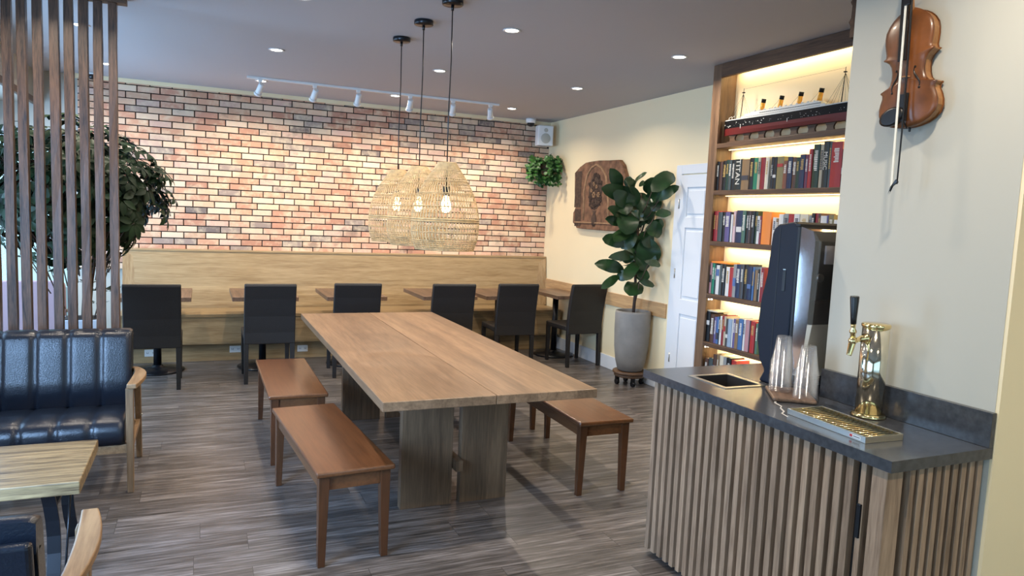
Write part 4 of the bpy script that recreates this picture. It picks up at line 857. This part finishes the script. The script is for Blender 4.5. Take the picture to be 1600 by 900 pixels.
# ================================================================== BAR COUNTER
def counter():
    t = thing('bar_counter', 'bar cabinet clad in upright walnut slats at the right', 'counter', (0, 0, 0))
    b = B(); b.box(2.02, 2.449, 1.545, 2.215, .02, .861); b.box(2.02, 2.74, 2.225, 2.42, .02, .861); b.box(2.02, 2.74, 2.69, 2.80, .02, .861); b.box(2.02, 2.10, 2.42, 2.69, .02, .861); b.box(2.33, 2.74, 2.42, 2.69, .02, .861); b.box(2.10, 2.33, 2.42, 2.69, .02, .5); b.build('carcass', 'dkhole', t)
    b = B(); rnd = random.Random(6); y = 1.742; 
    while y < 2.79: b.box(1.990, 2.019, y, y + .027, .03, .855); y += .0487
    b.build('front_slats', 'slat', t, .0015)
    b = B()
    for y in (1.600, 1.650, 1.695): b.box(1.990, 2.019, y, y + (.020 if y < 1.61 else .027), .03, .855)
    dr = b.build('door', 'slat', t, .0015)
    bx('door_pull', 'blackm', dr, 1.982, 1.990, 1.603, 1.617, .60, .715, bevel=.001)
    b = B(); b.box(1.990, 2.062, 1.522, 1.578, .02, .857); b.build('corner_post', 'slat', t, .0015)
    b = B(); x = 2.088
    while x < 2.44: b.box(x, x + .024, 1.516, 1.545, .03, .855); x += .0415
    b.build('end_slats', 'slatx', t, .0015)
    b = B(); b.box(2.74, 2.76, 2.225, 2.80, .02, .862); b.build('back_panel', 'slat', t)
    w = thing('worktop', 'dark charcoal quartz worktop with upstand on the bar cabinet', 'worktop', (0, 0, 0))
    Z0, Z1 = .862, .90; b = B(); hx0, hx1, hy0, hy1 = 2.11, 2.315, 2.435, 2.665
    def sl(x0, x1, y0, y1): b.box(x0, x1, y0, y1, Z0, Z1)
    pts_x = [1.965, hx0, hx1, 2.449, 2.78]; pts_y = [1.492, 2.2225, hy0, hy1, 2.855]
    grid = {}
    for zi, z in enumerate((Z0, Z1)):
        for i, x in enumerate(pts_x):
            for j, y in enumerate(pts_y): grid[i, j, zi] = b.bm.verts.new((x, y, z))
    cells = {(i, j) for i in range(4) for j in range(4)} - {(3, 0), (1, 2)}
    for (i, j) in cells:
        for zi in (0, 1):
            q = [grid[i, j, zi], grid[i + 1, j, zi], grid[i + 1, j + 1, zi], grid[i, j + 1, zi]]; b.bm.faces.new(q if zi else q[::-1])
        for (di, dj, a, c) in ((0, -1, (0, 0), (1, 0)), (0, 1, (0, 1), (1, 1)), (-1, 0, (0, 0), (0, 1)), (1, 0, (1, 0), (1, 1))):
            if (i + di, j + dj) not in cells:
                b.bm.faces.new((grid[i + a[0], j + a[1], 0], grid[i + c[0], j + c[1], 0], grid[i + c[0], j + c[1], 1], grid[i + a[0], j + a[1], 1]))
    bmesh.ops.delete(b.bm, geom=[v for v in b.bm.verts if not v.link_faces], context='VERTS')
    b.build('slab', 'quartz', w)
    b = B(); b.box(2.427, 2.4495, 1.492, 2.215, .90, 1.02); b.build('upstand', 'quartz', w, .0015)
    b = B(); pts = [(2.165, 2.195), (2.14, 2.17), (2.125, 2.12), (2.10, 2.10), (2.075, 2.055), (2.045, 2.035), (2.03, 1.99)]
    for (a, c), (d, e), k in zip(pts, pts[1:], (.006, .004, .003, .004, .005, .003)):
        b.hexa([(a - k, c, .9001), (d - k, e, .9001), (d + k, e, .9001), (a + k, c, .9001)], [(a - k, c, .9004), (d - k, e, .9004), (d + k, e, .9004), (a + k, c, .9004)])
    b.build('pale_vein', 'vein', w)
    s = thing('waste_chute', 'square steel-rimmed drop-in bin opening in the far end of the worktop', 'bin', (2.2125, 2.55, .90))
    b = B(); o, i = (.1025 + .016, .115 + .016), (.095, .108)
    for x0, x1, y0, y1 in ((-o[0], -i[0], -o[1], o[1]), (i[0], o[0], -o[1], o[1]), (-i[0], i[0], -o[1], -i[1]), (-i[0], i[0], i[1], o[1])): b.box(x0, x1, y0, y1, .0002, .003)
    b.build('rim', 'steel', s)
    b = B(); b.box(-i[0], i[0], -i[1], i[1], -.30, -.295)
    for x0, x1, y0, y1 in ((-i[0] - .003, -i[0], -i[1], i[1]), (i[0], i[0] + .003, -i[1], i[1]), (-i[0], i[0], -i[1] - .003, -i[1]), (-i[0], i[0], i[1], i[1] + .003)): b.box(x0, x1, y0, y1, -.30, .0)
    b.build('liner', 'dkhole', s)
counter()
def beer_tap():
    t = thing('beer_tap_tower', 'shiny gold cylinder beer tap tower with black handle on the worktop', 'beer tap', (2.362, 1.915, .9004))
    b = B(); b.lathe([(.062, 0), (.064, .004), (.060, .012), (.052, .016)], n=40); b.build('base_flange', 'brass', t)
    b = B(); b.lathe([(.049, .014), (.049, .345)], n=48); b.build('column', 'chrome', t)
    b = B(); b.lathe([(.0495, .345), (.052, .349), (.052, .358), (.048, .361), (.001, .363)], n=48); b.build('cap', 'brass', t)
    f = B(); f.tube([(-.048, 0, .305), (-.056, 0, .305), (-.057, 0, .305), (-.075, 0, .303), (-.078, 0, .303), (-.105, 0, .297), (-.12, 0, .292)], [.018, .018, .012, .013, .010, .010, .012], 16)
    f.tube([(-.112, 0, .31), (-.120, 0, .285), (-.130, 0, .245), (-.131, 0, .242)], [.010, .013, .0095, .0095], 14)
    f.ball((-.118, 0, .297), .016, 12); f = f.build('faucet', 'brass', t)
    b = B(); b.tube([(-.118, 0, .31), (-.120, 0, .325), (-.1203, 0, .328), (-.1203, 0, .335), (-.121, 0, .345), (-.122, 0, .362)], [.010, .009, .013, .013, .008, .010], 14); b.build('collar', 'brass', f)
    b = B(); b.tube([(-.122, 0, .362), (-.123, 0, .38), (-.127, 0, .462), (-.1272, 0, .466)], [.0105, .011, .0165, .015], 16); b.build('tap_handle', 'ebony', t)
beer_tap()
def drip_tray():
    t = thing('drip_tray', 'long shallow steel drip tray with brass grille in front of the beer tap', 'drip tray', (2.135, 1.835, .9004), -3)
    X, Y, H = .085, .185, .022; b = B()
    b.box(-X, X, -Y, Y, 0, .003)
    for x0, x1, y0, y1 in ((-X, -X + .003, -Y, Y), (X - .003, X, -Y, Y), (-X, X, -Y, -Y + .003), (-X, X, Y - .003, Y)): b.box(x0, x1, y0, y1, .003, H)
    b.build('pan', 'steel', t, .0008); bx('pan_shade', 'ebony', t, -X + .004, X - .004, -Y + .004, Y - .004, .0032, .006)  # black sheet over the steel puts shade beneath the grille bars
    b = B(); n = 20
    for i in range(n):
        y = -Y + .012 + (2 * Y - .024) * i / (n - 1); b.tube([(-X + .004, y, H - .004), (X - .004, y + .010, H - .004)], .0030, 6)
    for x in (-X + .008, 0, X - .008): b.box(x - .002, x + .002, -Y + .006, Y - .006, H - .009, H - .006)
    b.build('grille', 'brass', t)
    bx('badge', 'whitep', t, -X - .0008, -X, -.165, -.118, .006, .016); bx('badge_mark', 'redp', t, -X - .0014, -X - .0007, -.130, -.119, .007, .015)
    bx('badge_line', 'ebony', t, -X - .0014, -X - .0007, -.162, -.134, .010, .0125)
drip_tray()
def cups():
    bd = thing('wooden_board', 'small brown wooden board under the two stacks of clear cups', 'board', (2.282, 2.235, .9012), -35)
    bx('board', 'bistro', bd, -.085, .085, -.115, .115, 0, .016, bevel=.006)
    bx('cleat', 'shelfy', bd, -.07, -.05, -.12, -.1155, .003, .012)
    me = None
    for (x, y, n, side) in ((2.275, 2.285, 15, 'left stack, behind'), (2.277, 2.150, 13, 'right stack, in front')):
        for i in range(n):
            if me is None:
                b = B(); R0, R1, H = .046, .029, .112
                prof = [(R0 + .0025, 0), (R0 + .0035, .002), (R0 + .0025, .004), (R0, .004), (R0 - .0035, .022), (R0 - .004, .0222), (R1, H - .002), (R1 - .002, H), (R1 - .004, H), (R1 - .006, H - .003), (.001, H - .003)]
                b.lathe(prof, n=32, cap=False); o = b.build('plastic_cup', 'cup', None); me = o
            else:
                o = me.copy(); COL.objects.link(o)
            o.location = (x, y, .9176 + i * .0088)
            if i == n - 1: w = 'topmost clear plastic cup, upside down, of the %s' % side
            elif i == 0: w = 'lowest clear plastic cup, resting on the wooden board, of the %s' % side
            else: w = 'upside down clear plastic cup, %s from the board, in the %s' % (ORD[i], side)
            tag(o, w, 'cup', 'stacked clear plastic cups')
cups()
def dispenser():
    t = thing('drinks_dispenser', 'tall navy blue countertop dispenser with smoky clear front cover', 'dispenser', (2.37, .066, .9004))
    # side profile in Y,Z: straight front, swelling back, flared foot
    P = [(2.318,.0), (2.29,.02), (2.285,.12), (2.295,.235), (2.285,.45), (2.278,.70), (2.285,.725), (2.312,.738), (2.402,.725), (2.428,.705), (2.438,.68), (2.452,.50), (2.478,.38), (2.486,.28), (2.484,.19), (2.462,.10), (2.43,.062), (2.428,.05), (2.45,.012), (2.452,.0)]
    b = B(); b.prism(P, lambda u, v, s: (s, u, v), 0, .30); b.build('body', 'navy', t, .012, 3)
    # the seam and the dark latch on the side
    b = B(); b.box(-.001, .001, 2.385, 2.389, .03, .71); b.build('seam', 'ebony', t)
    bx('latch', 'ebony', t, -.0025, .0, 2.335, 2.352, .43, .52, bevel=.001); bx('latch_glint', 'steel', t, -.0035, -.0024, 2.336, 2.351, .524, .528)
    # clear cover: tapered box open at the back
    Q = [(2.283, .72), (2.205, .700), (2.190, .66), (2.197, .30), (2.215, .07), (2.293, .07)]
    b = B(); n = len(Q)
    for k in range(n - 1):
        (a, z0), (c, z1) = Q[k], Q[k + 1]
        for xx in range(1): b.poly([(.004, a, z0), (.296, a, z0), (.296, c, z1), (.004, c, z1)])
    for x in (.004, .296): b.poly([(x, a, z) for a, z in Q])
    b.build('clear_cover', 'smoke', t)
    b = B(); b.box(.0, .006, 2.275, 2.287, .06, .72); b.box(0, .30, 2.275, 2.30, .716, .728); b.build('cover_rim', 'ebony', t)
    # inside: mechanism block with knob, pale card, stack of lids
    bx('mechanism', 'ebony', t, .07, .26, 2.225, 2.280, .40, .66, bevel=.006)
    bx('pale_card', 'whitep', t, .10, .16, 2.215, 2.2248, .56, .64)
    b = B(); b.tube([(.08, 2.214, .50), (.08, 2.225, .50)], .018, 18); b.build('knob', 'steel', t)
    bx('inner_tray', 'shelfy', t, .05, .27, 2.225, 2.284, .12, .26, bevel=.004)
    b = B()
    for i in range(12): b.tube([(.035, 2.248, .16 + i * .012), (.035, 2.248, .163 + i * .012)], .026, 18)
    b.build('stacked_lids', 'ebony', t)
dispenser()
# ================================================================== VIOLIN AND BOW ON THE PILLAR
def violin():
    X = 2.45; t = thing('violin', 'brown varnished violin hung upright on the pale pillar wall', 'violin', (X, 1.90, 2.0))
    t.rotation_euler = (math.radians(-4.5), 0, 0)
    H = .435; HP = [(0, 0), (.001, .012), (.006, .034), (.022, .062), (.05, .085), (.09, .103), (.14, .112), (.19, .112), (.24, .107), (.285, .100), (.315, .100), (.333, .108), (.342, .106), (.345, .094), (.36, .080), (.39, .069), (.44, .063), (.49, .062), (.54, .065), (.575, .073), (.60, .086), (.612, .096), (.622, .097), (.632, .088), (.66, .086), (.70, .089), (.75, .092), (.80, .092), (.85, .088), (.90, .076), (.94, .060), (.97, .042), (.99, .024), (.998, .010), (1, 0)]
    hp = [(a * H, w * 1.07) for a, w in HP]
    out = [(w, z) for z, w in hp] + [(-w, z) for z, w in hp[-2:0:-1]]
    def inset(o, k): return [(u * (1 - k * 1.2), H / 2 + (v - H / 2) * (1 - k * .45)) for u, v in o]
    def plate(name, xa, xb, x_c, mat, arch):
        b = B(); rs = [[(xa, u, v) for u, v in out], [(xb, u, v) for u, v in out]]
        for k, h in ((.12, .35), (.3, .7), (.55, .92), (.8, 1.0)): rs.append([(xb + arch * h, u, v) for u, v in inset(out, k)])
        b.rings(rs, True, True); return b.build(name, mat, t)
    plate('back_plate', -.012, -.009, 0, 'violin', .004)
    ro = inset(out, .035); b = B(); b.rings([[(-.012, u, v) for u, v in ro], [(-.043, u, v) for u, v in ro]], True, False); b.build('ribs', 'rib', t)
    plate('top_plate', -.043, -.047, 0, 'violin', -.014)
    b = B()
    for s in (-1, 1):
        pts = []
        for k in range(15):
            q = k / 14 * 2 - 1; pts.append((-.0585, s * (.045 + .012 * math.sin(q * 2.2) * -1 * 1), .175 + .036 * q))
        c = [Vector(p) for p in pts]
        b.tube(c, [.0012 + .0022 * math.sin(math.pi * k / 14) for k in range(15)], 6)
        b.ball((-.0585, s * .0385, .213), .0042, 8); b.ball((-.0575, s * .0555, .135), .005, 8)
    b.build('sound_holes', 'ebony', t)
    b = B(); b.prism([(-.017, .285), (.017, .285), (.013, .56), (-.013, .56)], lambda u, v, s: (s - (.012 if v < .4 else .0), u, v - .045), -.072, -.064); b.build('fingerboard', 'ebony', t, .002)
    b = B(); b.hexa([(-.040, -.018, .425), (-.062, -.014, .425), (-.062, .014, .425), (-.040, .018, .425)], [(-.045, -.012, .56), (-.066, -.012, .56), (-.066, .012, .56), (-.045, .012, .56)]); b.box(-.05, -.012, -.02, .02, .42, .437); b.build('neck', 'rib', t, .002)
    b = B(); b.hexa([(-.04, -.014, .555), (-.066, -.014, .555), (-.066, .014, .555), (-.04, .014, .555)], [(-.022, -.010, .64), (-.046, -.010, .64), (-.046, .010, .64), (-.022, .010, .64)])
    b.tube([(-.033 + .02 * math.cos(a), -.013, .655 + .02 * math.sin(a)) for a in (0, 1, 2, 3, 4, 5, 6)], .006, 8); b.tube([(-.033, -.018, .655), (-.033, .018, .655)], .018, 16); b.build('scroll', 'violin', t)
    for i in range(4):
        s = 1 if i % 2 else -1; z = .575 + i * .017; b = B(); b.tube([(-.045, -s * .015, z), (-.045, s * .03, z)], .003, 8); b.tube([(-.045, s * .03, z), (-.045, s * .045, z)], [.007, .008], 8); b.build('peg', 'ebony', t)
    b = B(); b.prism([(-.022, -.050), (-.012, -.050), (0, -.056), (.012, -.050), (.022, -.050), (.018, -.064), (.012, -.076), (-.012, -.076), (-.018, -.064)], lambda u, v, s: (v, u, s), .180, .184); b.build('bridge', 'rib', t)
    b = B(); b.prism([(-.011, .02), (.011, .02), (.020, .115), (.018, .122), (-.018, .122), (-.020, .115)], lambda u, v, s: (s, u, v), -.068, -.061); b.tube([(-.064, 0, .02), (-.045, 0, -.006)], .003, 6); b.tube([(-.03, 0, 0), (-.03, 0, -.016)], [.006, .004], 8); b.build('tailpiece', 'ebony', t, .002)
    b = B()
    for i in range(4): y = -.009 + .006 * i; b.tube([(-.068, y * .9, .118), (-.073, y * 1.2, .19), (-.074, y, .40), (-.068, y * .7, .56)], .0006, 4)
    b.build('strings', 'steel', t)
    b = B(); P = []
    for k in range(20): a = 2 * math.pi * k / 20; P.append((.046 + .050 * math.cos(a), .044 + .033 * math.sin(a) - .15 * (math.cos(a) * .050)))
    b.rings([[(-.056, u, v) for u, v in P], [(-.074, u, v) for u, v in P], [(-.076, .046 + (u - .046) * .8, .044 + (v - .044) * .8) for u, v in P]], True, True); b.build('chin_rest', 'ebony', t)
    w = thing('violin_bow', 'slender violin bow with white hair hanging in front of the violin', 'bow', (X, 1.895, 1.775))
    w.rotation_euler = (math.radians(-1.0), 0, 0)
    b = B(); pts = [(-.090 + .006 * math.sin(math.pi * k / 12), -.012 + .0, .012 + .75 * k / 12) for k in range(13)]; b.tube(pts, [.0028 + .0016 * k / 12 for k in range(13)], 10); b.build('stick', 'ebony', w)
    b = B(); b.prism([(-.016, .018), (.012, -.0), (.016, -.014), (.008, .004), (-.006, .028), (-.012, .03)], lambda u, v, s: (s, u, v), -.094, -.086); b.build('tip', 'ebony', w, .001)
    b = B(); b.box(-.0915, -.0885, .006, .014, .006, .70); b.build('bow_hair', 'hair', w)
    b = B(); b.box(-.095, -.085, -.010, .016, .66, .715); b.build('frog', 'ebony', w, .002)
    b = B(); b.tube([(-.02, 0, .70), (-.09, -.008, .73)], .002, 6); b.build('hanging_hook', 'steel', w)
violin()
# knobbly ornament on the far face of the pillar, only its edge seen
o = thing('wall_ornament', 'dark brown carved ornament peeking past the top of the pillar edge', 'ornament', (2.50, 2.222, 2.52))
b = B(); rnd = random.Random(8)
b.prism([(-.05, -.12), (.10, -.15), (.14, .05), (.09, .14), (-.045, .11)], lambda u, v, s: (u, s, v), 0, .02)
for k in range(16): b.ball((rnd.uniform(-.04, .10), .02, rnd.uniform(-.11, .11)), rnd.uniform(.014, .024), 8)
b.build('carving', 'reliefd', o)
